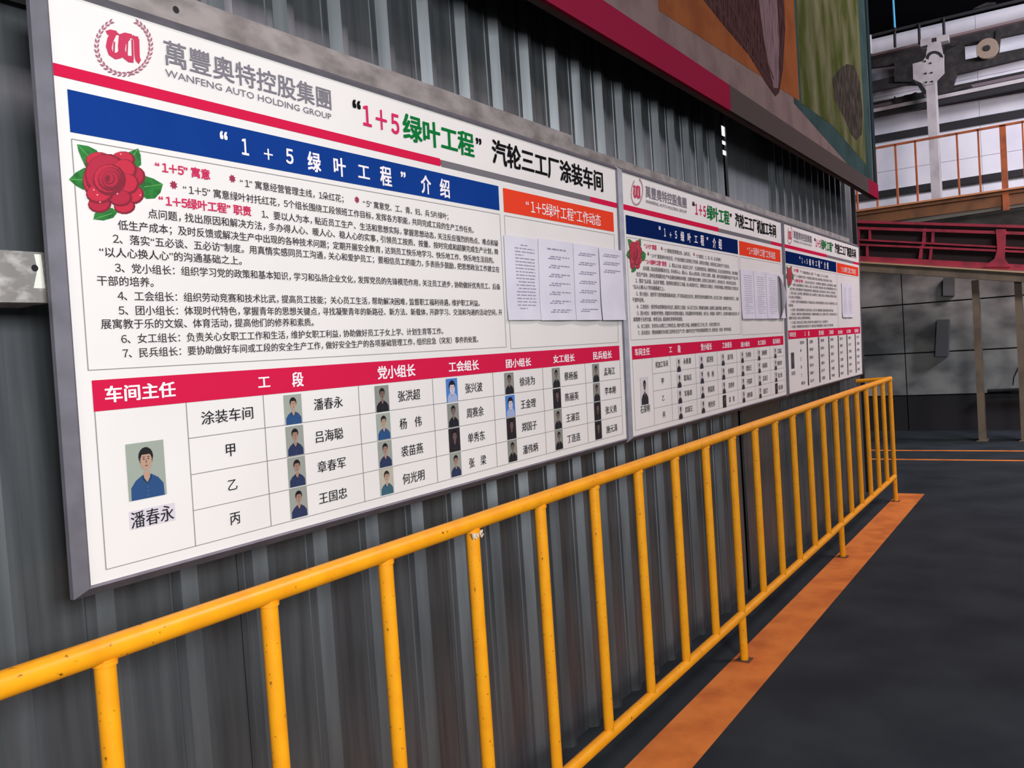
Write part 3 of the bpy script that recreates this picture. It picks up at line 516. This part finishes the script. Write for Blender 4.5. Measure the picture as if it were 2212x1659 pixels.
# steel channels carrying the boards
m_plate = mat('scuffed_plate', (196, 192, 188), 0.6, 0.15, (138, 134, 130), 26.0, (1, 1, 1.6), 0.30, 0.52, 0.15, detail=9)
def channel(name, x0, x1, z0, z1, label, y0=0.05, y1=0.172, t=0.004):
    root = empty(name, (x0, y0, z0), label=label, cat='steel channel')
    L = x1 - x0; d = y1 - y0; h = z1 - z0
    MB().box((0, 0, 0), (L, t, h), m_channel).build('web', root)
    MB().box((0, t, 0), (L, d, t), m_channel).build('lower_flange', root)
    MB().box((0, t, h - t), (L, d, h), m_channel).build('upper_flange', root)
    return root
ch = channel('mounting_channel', -1.6, 0.905, 1.754, 1.849, 'scuffed pale steel channel ending at the left edge of the nearest noticeboard')
for q_ in ch.children: q_.data.materials[0] = m_plate
b = MB(); c0 = on(1, 0.05, 75, 579); b.prism([(c0.x + 1.6 + 0.0065 * math.cos(k * math.pi / 6), -0.0006, c0.z - 1.754 + 0.0065 * math.sin(k * math.pi / 6)) for k in range(12)], (0, 0.0004, 0), m_dark); b.build('bolt_hole', ch)
b = MB(); c1 = on(1, 0.05, 66, 545); c2 = on(1, 0.05, 98, 623)
b.prism([(c1.x + 1.600, -0.0003, c2.z - 1.754), (c2.x + 1.6, -0.0003, c2.z - 1.754), (c2.x + 1.597, -0.0003, c1.z - 1.757), (c1.x + 1.606, -0.0003, c1.z - 1.757), (c1.x + 1.610, -0.0003, c1.z - 1.785)], (0, 0.0002, 0), mat('pale_patch', (236, 234, 222), 0.6)); pp_ = b.build('pale_patch', ch); fixnormals(pp_.data)
channel('mounting_channel', 0.6, 3.03, 2.366, 2.438, 'long brown-grey channel above the nearest noticeboard')
channel('mounting_channel', 3.034, 8.1, 2.362, 2.412, 'lower channel running above the middle and farthest noticeboards', y0=0.058)
channel('mounting_channel', 1.0, 8.1, 1.235, 1.30, 'channel hidden behind the lower edge of the three noticeboards', y0=0.058)
ch = D.objects['mounting_channel.001']
b = MB(); c0 = on(1, 0.05, 380, 21)
b.prism([(c0.x - 0.6 + 0.008 * math.cos(k * math.pi / 6), -0.0006, c0.z - 2.366 + 0.008 * math.sin(k * math.pi / 6)) for k in range(12)], (0, 0.0004, 0), m_dark); b.build('bolt_hole', ch)

# ================================================================ POSTED PAPER SHEETS
m_paper = mat('copy_paper', (214, 212, 222), 0.7, 0, (206, 204, 216), 5, spec=0.2); m_type = mat('faint_typing', (140, 138, 158), 0.8); m_shadow = mat('tape_black', (40, 38, 44), 0.7)
def lerp(a, b, t): return a + (b - a) * t
def paper(i, q, label, lines, seed, curl=0.006, edge=None, z=-0.004):
    """sheet with corners q = (s,t) TL TR BR BL on board i; gently bowed, typed lines as print"""
    rnd = random.Random(seed)
    org = Vector((BX + i * (BW + GAP), 0, BZ0)); rot = Matrix.Rotation(LROT, 3, 'X')
    cx = (q[0][0] + q[2][0]) / 2 * BW; cz = (1 - (q[0][1] + q[2][1]) / 2) * BH
    def P(a, c, off=0.0):
        s = lerp(lerp(q[0][0], q[1][0], a), lerp(q[3][0], q[2][0], a), c); t = lerp(lerp(q[0][1], q[1][1], a), lerp(q[3][1], q[2][1], a), c)
        y = z - curl * math.sin(math.pi * a) * (0.4 + 0.6 * c) - 0.004 * max(0, c - 0.8) * 5
        if edge: y -= edge * max(0.0, (1 - a) - 0.55) ** 2 * math.sin(math.pi * c) * 5
        return Vector((s * BW - cx, y + off, (1 - t) * BH - cz))
    NX, NZ = 10, 12; b = MB()
    vs = [P(a / NX, c / NZ) for c in range(NZ + 1) for a in range(NX + 1)] 
    fs = [(c * (NX+1) + a, (c+1) * (NX+1) + a, (c+1) * (NX+1) + a + 1, c * (NX+1) + a + 1) for c in range(NZ) for a in range(NX)]
    b.mesh(vs, fs, m_paper, True)
    n = len(vs); vb = [v + Vector((0, 0.0004, 0)) for v in vs]; b.mesh(vb, [f[::-1] for f in fs], m_paper, True)
    o = b.build('paper_sheet', None, label=label, cat='paper')
    o.location = org + rot @ Vector((cx, 0, cz)); o.rotation_euler = (LROT, 0, 0)
    t = MB()
    for c, a0, a1, wt in lines:
        a = a0
        while a < a1:
            e = min(a1, a + rnd.uniform(0.05, 0.16)); k = 4
            hh = 0.0065 * wt
            t.poly([P(a, c + hh, -0.0004), P(e, c + hh, -0.0004), P(e, c - hh, -0.0004), P(a, c - hh, -0.0004)], m_type)
            a = e + rnd.uniform(0.012, 0.035)
    t.build('typed_lines', o)
    return o
# (s,t) of corners read off board one
def rows(c0, c1, n, a0, a1, seed, wt=1.0, pair=False, skip=0.15):
    r = random.Random(seed); out = []
    for k in range(n):
        c = c0 + (c1 - c0) * k / (n - 1)
        if pair:
            out.append((c - 0.013, a0 + 0.06, a1, wt)); out.append((c + 0.013, a0, a0 + (a1 - a0) * r.uniform(0.45, 0.9), wt))
        else: out.append((c, a0 + (r.random() < skip) * 0.06, a1 if r.random() > skip else a0 + (a1 - a0) * r.uniform(0.4, 0.8), wt))
    return out
def Q(s0, s1, t0=0.299, t1=0.555, dx=0.0): return [(s0, t0), (s1, t0), (s1 + dx, t1), (s0 + dx, t1)]
paper(0, Q(0.632, 0.7235, 0.300, 0.554, -0.001), 'close-typed paper sheet, leftmost of the row on the nearest noticeboard', [(0.10, 0.45, 0.65, 1)] + rows(0.14, 0.86, 19, 0.28, 0.86, 3), 11, 0.004)
paper(0, Q(0.7230, 0.832, 0.2965, 0.5555, -0.004), 'paper sheet with bold first line, second from the left on the nearest noticeboard', [(0.115, 0.22, 0.74, 1.6)] + rows(0.22, 0.885, 7, 0.24, 0.84, 4, 1.2, True), 12, 0.007, z=-0.006)
paper(0, Q(0.8290, 0.917, 0.2975, 0.5560, -0.002), 'paper sheet of paired lines, third from the left on the nearest noticeboard', rows(0.13, 0.87, 7, 0.16, 0.84, 5, 1.2, True), 13, 0.007, z=-0.008)
paper(0, Q(0.9140, 1.003, 0.2990, 0.5570, 0.001), 'half-empty paper sheet overlapping the right frame of the nearest noticeboard', rows(0.10, 0.32, 3, 0.14, 0.86, 6, 1.2, True), 14, 0.005, z=-0.0125)
for k, lab in enumerate(['leftmost typed paper sheet on the middle noticeboard', 'second typed paper sheet on the middle noticeboard', 'third typed paper sheet on the middle noticeboard, its right edge bowed']):
    paper(1, Q(0.634 + 0.1005 * k, 0.7365 + 0.1005 * k, 0.304, 0.5575, 0.002), lab, rows(0.12, 0.88, 18, 0.22, 0.82, 20 + k, 0.8), 30 + k, 0.004, z=-0.004 - 0.0015 * k)
paper(1, Q(0.9400, 0.990, 0.303, 0.5560, 0.006), 'narrow curling blank paper strip at the right of the middle noticeboard', [], 34, 0.003, 0.045, z=-0.011)
for k, lab in enumerate(['left typed paper sheet on the farthest noticeboard', 'right typed paper sheet on the farthest noticeboard']):
    paper(2, Q(0.692 + 0.084 * k, 0.778 + 0.084 * k, 0.302, 0.554, 0.001), lab, rows(0.14, 0.88, 17, 0.2, 0.8, 40 + k, 0.7), 50 + k, 0.004)

# ================================================================ YELLOW SAFETY RAILING
m_yel = mat('yellow_enamel', (246, 166, 20), 0.38, 0, (236, 152, 18), 14, (1, 1, 1), 0.4, 0.7, 0.02, 0.5)
# rust flecks over the enamel
nt = m_yel.node_tree; bs = nt.nodes['Principled BSDF']; src = bs.inputs['Base Color'].links[0].from_socket
nz = nt.nodes.new('ShaderNodeTexNoise'); nz.inputs['Scale'].default_value = 75; nz.inputs['Detail'].default_value = 4
rp = nt.nodes.new('ShaderNodeValToRGB'); rp.color_ramp.elements[0].position = 0.66; rp.color_ramp.elements[1].position = 0.74
mx = nt.nodes.new('ShaderNodeMix'); mx.data_type = 'RGBA'; mx.inputs[7].default_value = lin((110, 62, 18))
tc = nt.nodes.new('ShaderNodeTexCoord'); nt.links.new(tc.outputs['Object'], nz.inputs['Vector'])
nt.links.new(nz.outputs['Fac'], rp.inputs[0]); nt.links.new(rp.outputs[0], mx.inputs[0]); nt.links.new(src, mx.inputs[6]); nt.links.new(mx.outputs[2], bs.inputs['Base Color'])
YR, ZT, ZB, SP, XS = -0.143995, 1.133916, 0.230872, 0.365231, 2.661048
rail = empty('safety_railing', (XS, YR, 0), label='long yellow tubular safety railing in front of the noticeboards', cat='railing')
X0, X1 = -9 * SP, 16 * SP
MB().tube((X0, 0, ZT), (X1 + 0.02, 0, ZT), 0.0225, m_yel, 24).build('top_rail', rail)
MB().tube((X0, 0, ZB), (X1, 0, ZB), 0.0215, m_yel, 20).build('bottom_rail', rail)
bal = MB().tube((0, 0, ZB + 0.015), (0, 0, ZT - 0.015), 0.0185, m_yel, 16)
bal.tube((0, 0, ZT - 0.026), (0, 0, ZT - 0.018), 0.0215, m_yel, 16)
bme = bal.data('baluster')
pme = MB().tube((0, 0, 0.0), (0, 0, ZT - 0.015), 0.0195, m_yel, 16).tube((0, 0, ZT - 0.026), (0, 0, ZT - 0.018), 0.0225, m_yel, 16).data('post')
ppm = MB().box((-0.035, -0.035, 0.0), (0.035, 0.035, 0.006), mat('rusty_plate', (92, 62, 44), 0.8)).data('foot_plate')
for k in range(-8, 17):
    if (k - 16) % 6 == 0:
        p = obj('post', pme, rail, (k * SP, 0, 0)); obj('foot_plate', ppm, p)
    else: obj('baluster', bme, rail, (k * SP, 0, 0))
MB().tube((X1 + 0.005, 0, ZT), (X1 + 0.005, 0.29, ZT - 0.012), 0.018, m_yel, 16).build('return_rail', rail)
b = MB()
for (x, z, s, a) in ((-0.020, -0.030, 0.011, 0.3), (-0.004, -0.033, 0.009, 1.1), (0.013, -0.029, 0.012, 0.6), (0.018, -0.036, 0.008, 0.1), (-0.012, -0.038, 0.007, 0.8)):
    b.prism([(-2 * SP + x + s * math.cos(a + k * 2.1), -0.021, ZT + z + s * math.sin(a + k * 2.1)) for k in range(3)], (0, 0.004, 0), mat('torn_paint', (224, 206, 180), 0.7))
b.build('torn_sleeve', rail, label='torn pale sleeve where a bar meets the top rail')

# ================================================================ HANGING BANNER ABOVE
YB = -0.10
m_tbrown = mat('banner_mauve', (110, 96, 93), 0.95, 0, (99, 85, 83), 5); m_tred = mat('banner_red', (122, 29, 52), 0.8); m_torange = mat('banner_orange', (122, 73, 44), 0.95, 0, (109, 63, 40), 4)
m_tgreen = mat('banner_green', (58, 65, 32), 0.95, 0, (99, 99, 77), 4.2, (1, 1, 0.45), 0.40, 0.70, detail=9)
m_tteal = mat('banner_teal', (50, 68, 67), 0.95, 0, (42, 58, 58), 3); m_tgrey = mat('banner_grey_brown', (72, 64, 63), 0.8); m_tslate = mat('banner_slate', (31, 47, 52), 0.8)
m_root = mat('banner_root_dark', (48, 30, 30), 0.95, 0, (73, 55, 54), 22, (2.5, 1, 0.4), 0.4, 0.65); m_rootl = mat('banner_trunk_pale', (108, 92, 95), 0.95, 0, (79, 64, 67), 18, (2.5, 1, 0.3))
m_rock = mat('banner_rock', (40, 40, 35), 0.95, 0, (77, 69, 64), 16, (2, 1, 0.5), 0.42, 0.68)
for m_ in (m_tbrown, m_tred, m_torange, m_tgreen, m_tteal, m_tgrey, m_tslate, m_root, m_rootl, m_rock):
    m_.node_tree.nodes['Principled BSDF'].inputs['Specular IOR Level'].default_value = 0.0
    m_.node_tree.nodes['Principled BSDF'].inputs['Roughness'].default_value = 1.0
ban = empty('hanging_banner', (2.0, YB, 2.80), label='big printed banner with red lower trim hung high on the wall', cat='banner')
o0 = ban.location
BT = 5.4
MB().box((-0.6, 0.004, 0.0), (6.62, 0.05, BT - 2.8), m_tbrown).build('backing_panel', ban)
def bp(px, py, y=0.0):
    p = on(1, YB, px, py); return Vector((p.x - o0.x, y, p.z - o0.z))
def bprint(name, pts, m, y, th=0.0008, **k):
    P = [Vector(p) for p in pts]; b = MB(); b.prism([(p.x, y, p.z) for p in P], (0, th, 0), m); o = b.build(name, ban, **k); fixnormals(o.data); return o
tr = 0.125
MB().box((-0.6, -0.012, -0.01), (2.50, 0.006, tr), m_tred).build('trim_strip', ban, label='red lower trim')
MB().box((2.503, -0.012, -0.01), (6.17, 0.006, tr), m_tgrey).build('trim_strip', ban, label='grey-brown lower trim')
MB().box((6.173, -0.012, -0.01), (6.62, 0.006, tr), m_tred).build('trim_strip', ban, label='short red end of the lower trim')
MB().box((6.50, -0.006, tr), (6.62, 0.004, BT - 2.8), m_tslate).build('side_border', ban)
def ext(p, q, z=BT - 2.8):
    """carry the edge p->q on up to the top of the banner"""
    t = (z - p.z) / (q.z - p.z); return p + (q - p) * t
o1, o2 = bp(1425, 22), bp(1728, 218)
bprint('orange_picture', [o1, o2, Vector((o2.x - 0.02, 0, BT - 2.8)), Vector((o1.x - 0.02, 0, BT - 2.8))], m_torange, 0.0028)
g0, g1 = bp(1714, 210), bp(1872, 352)
bprint('teal_border', [bp(1716, 222), bp(1888, 418), Vector((6.5, 0, BT - 2.8)), Vector((bp(1716, 222).x, 0, BT - 2.8))], m_tteal, 0.0032)
bprint('green_picture', [bp(1732, 222), bp(1800, 272), bp(1872, 356), Vector((bp(1872, 356).x, 0, BT - 2.8)), Vector((bp(1732, 222).x, 0, BT - 2.8))], m_tgreen, 0.0022)
tp = Vector((0, 0, BT - 2.8))
bprint('root_print', [bp(1676, 208), bp(1655, 178), bp(1618, 118), bp(1570, 62), bp(1522, 2), Vector((bp(1522, 2).x - 0.55, 0, BT - 2.8)), Vector((bp(1700, 60).x, 0, BT - 2.8)), bp(1697, 60), bp(1692, 150), bp(1684, 200)], m_root, 0.0022)
bprint('trunk_print', [bp(1672, 190), bp(1661, 140), bp(1650, 80), bp(1640, 2), Vector((bp(1640, 2).x, 0, BT - 2.8)), Vector((bp(1678, 2).x, 0, BT - 2.8)), bp(1680, 20), bp(1684, 90), bp(1682, 190)], m_rootl, 0.0016)
for k, (a, c, wd) in enumerate((((1545, 2), (1668, 186), 0.03), ((1575, 2), (1670, 180), 0.025), ((1605, 2), (1672, 170), 0.03))):
    A, C_ = bp(*c), bp(*a); d = (C_ - A).normalized(); n = Vector((-d.z, 0, d.x)) * wd; E_ = ext(A, C_)
    bprint('root_print', [A + n * 0.3, A - n * 0.3, E_ - n, E_ + n], mat('banner_root_mid', (66, 48, 48), 1.0, spec=0.0), 0.0014)
bprint('rock_print', [bp(1850, 304), bp(1838, 288), bp(1822, 250), bp(1803, 216), bp(1798, 170), bp(1812, 150), bp(1830, 138), bp(1846, 142), bp(1858, 180), bp(1864, 240), bp(1862, 290)], m_rock, 0.0016)
for xx in (0.2, 3.2, 6.2):
    MB().box((xx, 0.05, 0.25), (xx + 0.05, 0.27, 0.31), m_dark).build('wall_bracket', ban)

# ================================================================ BACK BAY
m_col = mat('white_steel', (166, 162, 164), 0.5, 0, (148, 142, 146), 3); m_colside = mat('white_steel_shade', (120, 116, 120), 0.6)
XC = 15.2
c_ = on(0, XC, 2014, 450)
col = empty('steel_column', (XC, c_.y, 0), label='white steel column with an eight-sided bolted head plate', cat='column')
A = on(0, XC, 2000, 184); B_ = on(0, XC, 2020, 184); C1 = on(0, XC, 2010, 440)
hw = (A.y - B_.y) / 2; cy0 = (A.y + B_.y) / 2
MB().box((0, cy0 - hw - c_.y, 0), (0.02, cy0 + hw - c_.y, A.z + 0.1), m_col).build('front_flange', col)
MB().box((0.02, cy0 - 0.012 - c_.y, 0), (0.26, cy0 + 0.012 - c_.y, A.z + 0.1), m_col).build('web', col)
MB().box((0.26, cy0 - hw - c_.y, 0), (0.28, cy0 + hw - c_.y, A.z + 0.1), m_col).build('rear_flange', col)
slab('head_plate', XC - 0.03, [zq(*p) for p in ((700, 865), (830, 830), (1125, 760), (1130, 990), (990, 1135), (880, 1155), (708, 1075))], 0.028, m_col, col)
slab('neck', XC - 0.028, [zq(*p) for p in ((905, 600), (1080, 570), (1125, 780), (830, 850), (880, 760))], 0.024, m_col, col)
slab('cap_beam', XC - 0.03, [zq(*p) for p in ((805, 535), (1180, 462), (1185, 545), (805, 630))], 0.18, m_col, col)
arcp = [(1000 + 120 * math.cos(a), 800 - 110 * math.sin(a)) for a in [math.radians(v) for v in range(10, 186, 15)]] + [(1000 + 82 * math.cos(a), 800 - 74 * math.sin(a)) for a in [math.radians(v) for v in range(185, 9, -15)]]
slab('arched_slot', XC - 0.034, [zq(*p) for p in arcp], 0.004, m_dark, col)
slab('square_hole', XC - 0.034, [zq(*p) for p in ((962, 520), (1022, 508), (1026, 560), (964, 575))], 0.004, m_dark, col)
bo = MB()
for p in ((945, 855), (880, 995), (960, 985), (885, 1115), (965, 1105), (870, 830)):
    q = on(0, XC - 0.045, *zq(*p)) - col.location
    bo.tube(q, q + Vector((0.016, 0, 0)), 0.014, m_dark, 8)
bo.build('head_bolts', col, kind='stuff')

# crane girder and machinery across the bay
XG = 15.75
gir = empty('crane_girder', (XG, -0.5, 4.9), label='dark crane girder with machinery crossing behind the white column', cat='girder')
m_mach = mat('machinery_black', (20, 18, 21), 0.8, 0, (40, 36, 35), 9); m_edge = mat('girder_top_edge', (110, 94, 96), 0.6)
beam('top_flange', XG - 0.1, zq(110, 758), zq(2212, 252), 5, 0.3, m_edge, gir, ext=(1.0, 2.5))
slab('girder_web', XG, [zq(*p) for p in ((60, 790), (800, 612), (1180, 492), (2400, 212), (4200, -223), (4200, -35), (2400, 400), (1900, 505), (1500, 600), (1300, 620), (1150, 700), (820, 820), (700, 850), (60, 925))], 0.10, m_mach, gir)
slab('drive_box', XG - 0.05, [zq(*p) for p in ((450, 850), (740, 800), (730, 1110), (450, 1110))], 0.3, m_mach, gir)
slab('lower_girder', XG, [zq(*p) for p in ((60, 1125), (450, 1035), (760, 1010), (720, 1120), (60, 1265))], 0.10, m_mach, gir)
slab('lower_girder', XG, [zq(*p) for p in ((1130, 560), (1400, 590), (1410, 810), (2400, 610), (4200, 195), (4200, 330), (2400, 745), (1300, 1005), (1250, 1160), (1000, 1260), (900, 1250), (1000, 1130), (1130, 990))], 0.10, m_mach, gir)
slab('cross_strut', XG - 0.02, [zq(*p) for p in ((1830, 420), (1905, 400), (1870, 720), (1800, 740))], 0.1, m_mach, gir)
slab('cross_strut', XG - 0.02, [zq(*p) for p in ((1580, 560), (1610, 555), (1610, 780), (1580, 790))], 0.1, m_mach, gir)
slab('brace', XG - 0.02, [zq(*p) for p in ((740, 1120), (800, 1110), (900, 1250), (830, 1260))], 0.08, m_mach, gir)
fc = on(0, XG - 0.12, *zq(1712, 655)) - gir.location
fan = MB(); fan.tube(fc, fc + Vector((0.1, 0, 0)), 0.155, mat('motor_brown', (128, 112, 98), 0.7), 20); fan.build('motor_drum', gir)
MB().tube(fc - Vector((0.02, 0, 0)), fc, 0.045, m_mach, 12).build('motor_hub', gir)
beam('cable_tray', XG - 0.1, zq(165, 1402), zq(2212, 975), 4, 0.2, m_mach, gir, ext=(1.0, 2.5))
beam('tray_side', XG - 0.06, zq(165, 1440), zq(2212, 1018), 8, 0.05, mat('tray_mauve', (96, 84, 90), 0.7), gir, ext=(1.0, 2.5))
slab('tray_load', XG - 0.12, [zq(*p) for p in ((440, 1340), (455, 1300), (480, 1340), (600, 1290), (680, 1275), (740, 1250), (860, 1290), (860, 1340), (450, 1400))], 0.15, m_mach, gir)
slab('tray_load', XG - 0.12, [zq(*p) for p in ((1020, 1230), (1240, 1160), (1260, 1200), (1490, 1150), (1510, 1175), (1020, 1290))], 0.15, m_mach, gir)
beam('runway_beam', XG - 0.15, zq(165, 1502), zq(2212, 1082), 7.5, 0.04, m_col, gir, ext=(1.0, 2.5), label='pale runway beam')
beam('runway_web', XG - 0.10, zq(165, 1560), zq(2212, 1150), 12, 0.08, m_dark, gir, ext=(1.0, 2.5))

# catwalk rail high up
XK = 15.5
cw = empty('catwalk_rail', (XK, -0.5, 5.6), label='thin dark catwalk rail against the brightest strip of wall', cat='railing')
beam('top_rail', XK, zq(90, 492), zq(2212, -12), 5, 0.04, m_dark, cw, ext=(1.0, 2.5))
for a, c in (((118, 480), (130, 735)), ((455, 420), (462, 640)), ((785, 330), (795, 600)), ((1118, 250), (1128, 470))):
    pa, pb = on(0, XK, *zq(*a)), on(0, XK, *zq(*c))
    MB().tube(pa - cw.location, Vector((pa.x, pb.y, pb.z)) - cw.location, 0.022 if a[0] > 200 else 0.03, m_dark if a[0] > 200 else m_col, 10).build('post', cw)
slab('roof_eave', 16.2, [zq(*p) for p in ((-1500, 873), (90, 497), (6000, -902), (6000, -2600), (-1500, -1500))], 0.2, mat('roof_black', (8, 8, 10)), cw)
slab('cable_bundle', XK - 0.05, [zq(*p) for p in ((1520, 115), (1640, 60), (1700, 35), (1830, 30), (1800, 55), (1700, 75), (1600, 105))], 0.05, m_mach, cw)

# blue-lit hanging tube
t = on(0, 15.3, 1927, -40); t2 = on(0, 15.3, 1933, 60)
tl = empty('hanging_light_tube', (15.3, t2.y, t2.z), label='thin blue glowing tube hanging in the dark beside the banner', cat='light')
MB().tube((0, 0, 0), (0, t.y - t2.y, t.z - t2.z), 0.016, mat('blue_glow', (70, 150, 190), 0.4, emit=0.35), 10).build('glowing_tube', tl)
MB().tube((0, 0, -0.05), (0, 0, 0), 0.02, m_dark, 10).build('end_cap', tl)

# orange walkway
XO = 13.4
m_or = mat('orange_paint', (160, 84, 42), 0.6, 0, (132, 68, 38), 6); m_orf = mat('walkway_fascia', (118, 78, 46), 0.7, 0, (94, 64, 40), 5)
wk = empty('raised_walkway', (XO, -0.5, 3.3), label='orange raised walkway with a thin handrail in front of the white wall', cat='walkway')
beam('handrail', XO, (1889, 320), (2212, 262), 4.5, 0.03, m_or, wk, ext=(1.2, 2.5))
for (cx, w_, m_) in ((1846, 3.5, m_or), (1889, 3.5, m_or), (1933, 4, m_or), (1976, 4, m_or), (2066, 4, m_or), (2112, 4, m_or), (2165, 14, m_or), (2208, 4, m_or)):
    yt = 320 - (cx - 1889) * 0.1796; yb = 456 - (cx - 1840) * 0.134
    Aq = on(0, XO, cx, yt); Bq = on(0, XO, cx + 6, yb); wd = (on(0, XO, cx - w_ / 2, yt).y - on(0, XO, cx + w_ / 2, yt).y) / 2
    MB().box((0, (Aq.y) - wd - wk.location.y, Bq.z - 3.3 - (0.26 if w_ > 10 else 0)), (0.05, Aq.y + wd - wk.location.y, Aq.z - 3.3), m_).build('wide_post' if w_ > 10 else 'baluster', wk)
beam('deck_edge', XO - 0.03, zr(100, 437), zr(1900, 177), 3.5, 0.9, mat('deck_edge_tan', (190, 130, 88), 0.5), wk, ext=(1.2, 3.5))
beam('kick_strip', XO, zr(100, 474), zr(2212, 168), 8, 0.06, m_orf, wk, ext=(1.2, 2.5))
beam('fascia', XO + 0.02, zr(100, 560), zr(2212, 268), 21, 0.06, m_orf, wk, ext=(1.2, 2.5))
beam('lower_beam', XO + 0.03, zr(100, 668), zr(2212, 352), 7, 0.12, mat('beam_grey_green', (94, 92, 84), 0.7), wk, ext=(1.2, 2.5))

# beige support frame
XF = 13.06
XR = 12.88
ct = empty('conveyor', (XR, -0.5, 2.6), label='dark red conveyor truss carried on a beige sloping beam with slim legs', cat='conveyor')
m_be = mat('beige_steel', (122, 112, 94), 0.65, 0, (98, 92, 78), 4)
fr = ct
beam('beam_flange', XR - 0.07, zr(100, 1044), zr(2212, 1174), 3.4, 0.3, mat('flange_tan', (190, 160, 126), 0.6), fr, ext=(1.5, 1.5))
beam('support_beam', XR - 0.03, zr(100, 1100), zr(2212, 1235), 19, 0.18, m_be, fr, ext=(1.5, 1.5))
lw = on(0, XF, 2104, 700).y - on(0, XF, 2119, 700).y
for (px_, py_) in ((2122, 953), (2214, 950)):
    f_ = on(0, XF, px_, py_); y_ = f_.y + 0.5
    topz = on(0, XF, px_ - 12, 605).z
    lo = Vector((XF, 0, 0)) - ct.location; y_ += 0.0
    MB().box((lo.x, f_.y + lo.y - lw / 2, lo.z + 0.006), (lo.x + 0.016, f_.y + lo.y + lw / 2, lo.z + topz), m_be).box((lo.x + 0.016, f_.y + lo.y - 0.008, lo.z + 0.006), (lo.x + 0.16, f_.y + lo.y + 0.008, lo.z + topz), m_be).box((lo.x + 0.16, f_.y + lo.y - lw / 2, lo.z + 0.006), (lo.x + 0.176, f_.y + lo.y + lw / 2, lo.z + topz), m_be).build('leg', fr)
    MB().box((lo.x - 0.04, f_.y + lo.y - lw * 0.8, lo.z), (lo.x + 0.22, f_.y + lo.y + lw * 0.8, lo.z + 0.008), m_be).build('foot_plate', fr)

# red conveyor truss
m_rt = mat('red_truss_paint', (160, 42, 64), 0.6, 0, (130, 36, 54), 7)
for y0_, y1_, th in ((555, 618, 5.5), (632, 700, 6), (772, 882, 3.6), (832, 925, 4.2), (1005, 1118, 12)):
    beam('chord', XR, zr(100, y0_), zr(2212, y1_), th, 0.06, m_rt, ct, ext=(1.2, 1.2))
for x0_, a_, x1_, c_2, wd in ((185, 620, 180, 1000, 8), (330, 650, 330, 780, 5), (300, 850, 298, 980, 5), (1000, 640, 985, 850, 7), (1105, 660, 1095, 810, 6), (965, 850, 945, 1010, 7), (1085, 860, 1065, 1020, 6)):
    A = zr(x0_ , a_); B_ = zr(x1_, c_2)
    slab('upright', XR + 0.005, [(A[0] - wd / 2, A[1]), (A[0] + wd / 2, A[1]), (B_[0] + wd / 2, B_[1]), (B_[0] - wd / 2, B_[1])], 0.045, m_rt, ct)
slab('main_upright', XR - 0.02, [zr(*p) for p in ((1870, 650), (1990, 650), (1975, 1010), (2050, 1110), (1720, 1105), (1850, 1010), (1885, 900))], 0.12, m_rt, ct)
slab('belt_side', XR + 0.07, [zr(*p) for p in ((-400, 545), (100, 560), (2212, 625), (2600, 645), (2600, 1140), (2212, 1118), (100, 1000), (-400, 970))], 0.02, mat('conveyor_dark_belt', (38, 28, 29), 0.9), ct)

# services along the lower wall
pg = empty('wall_pipe', (14.3, -0.9, 1.0), label='dark pipe with a thin bent riser on the lower back wall at the right', cat='pipe')
a_, c_3 = on(0, 14.3, 2133, 845), on(0, 14.3, 2206, 841)
MB().tube(a_ - pg.location, c_3 + Vector((0, -0.6, 0)) - pg.location, 0.028, m_dark, 12).build('pipe_run', pg)
pts = [on(0, 14.28, *p) - pg.location for p in ((2188, 832), (2190, 815), (2201, 792))]
rb_ = MB()
for k in range(2): rb_.tube(pts[k], pts[k + 1], 0.008, m_dark, 8)
rb_.build('riser', pg)
gw = empty('wall_duct', (14.3, -0.2, 1.6), label='dark vertical duct on the grey lower back wall', cat='duct')
slab('duct_upper', 14.2, [zr(*p) for p in ((1225, 1240), (1350, 1240), (1350, 1460), (1225, 1460))], 0.19, mat('duct_grey', (104, 106, 108), 0.7), gw)
slab('duct_lower', 14.26, [(2024, 690), (2050, 690), (2048, 770), (2020, 770)], 0.13, mat('duct_grey', (104, 106, 108), 0.7), gw)
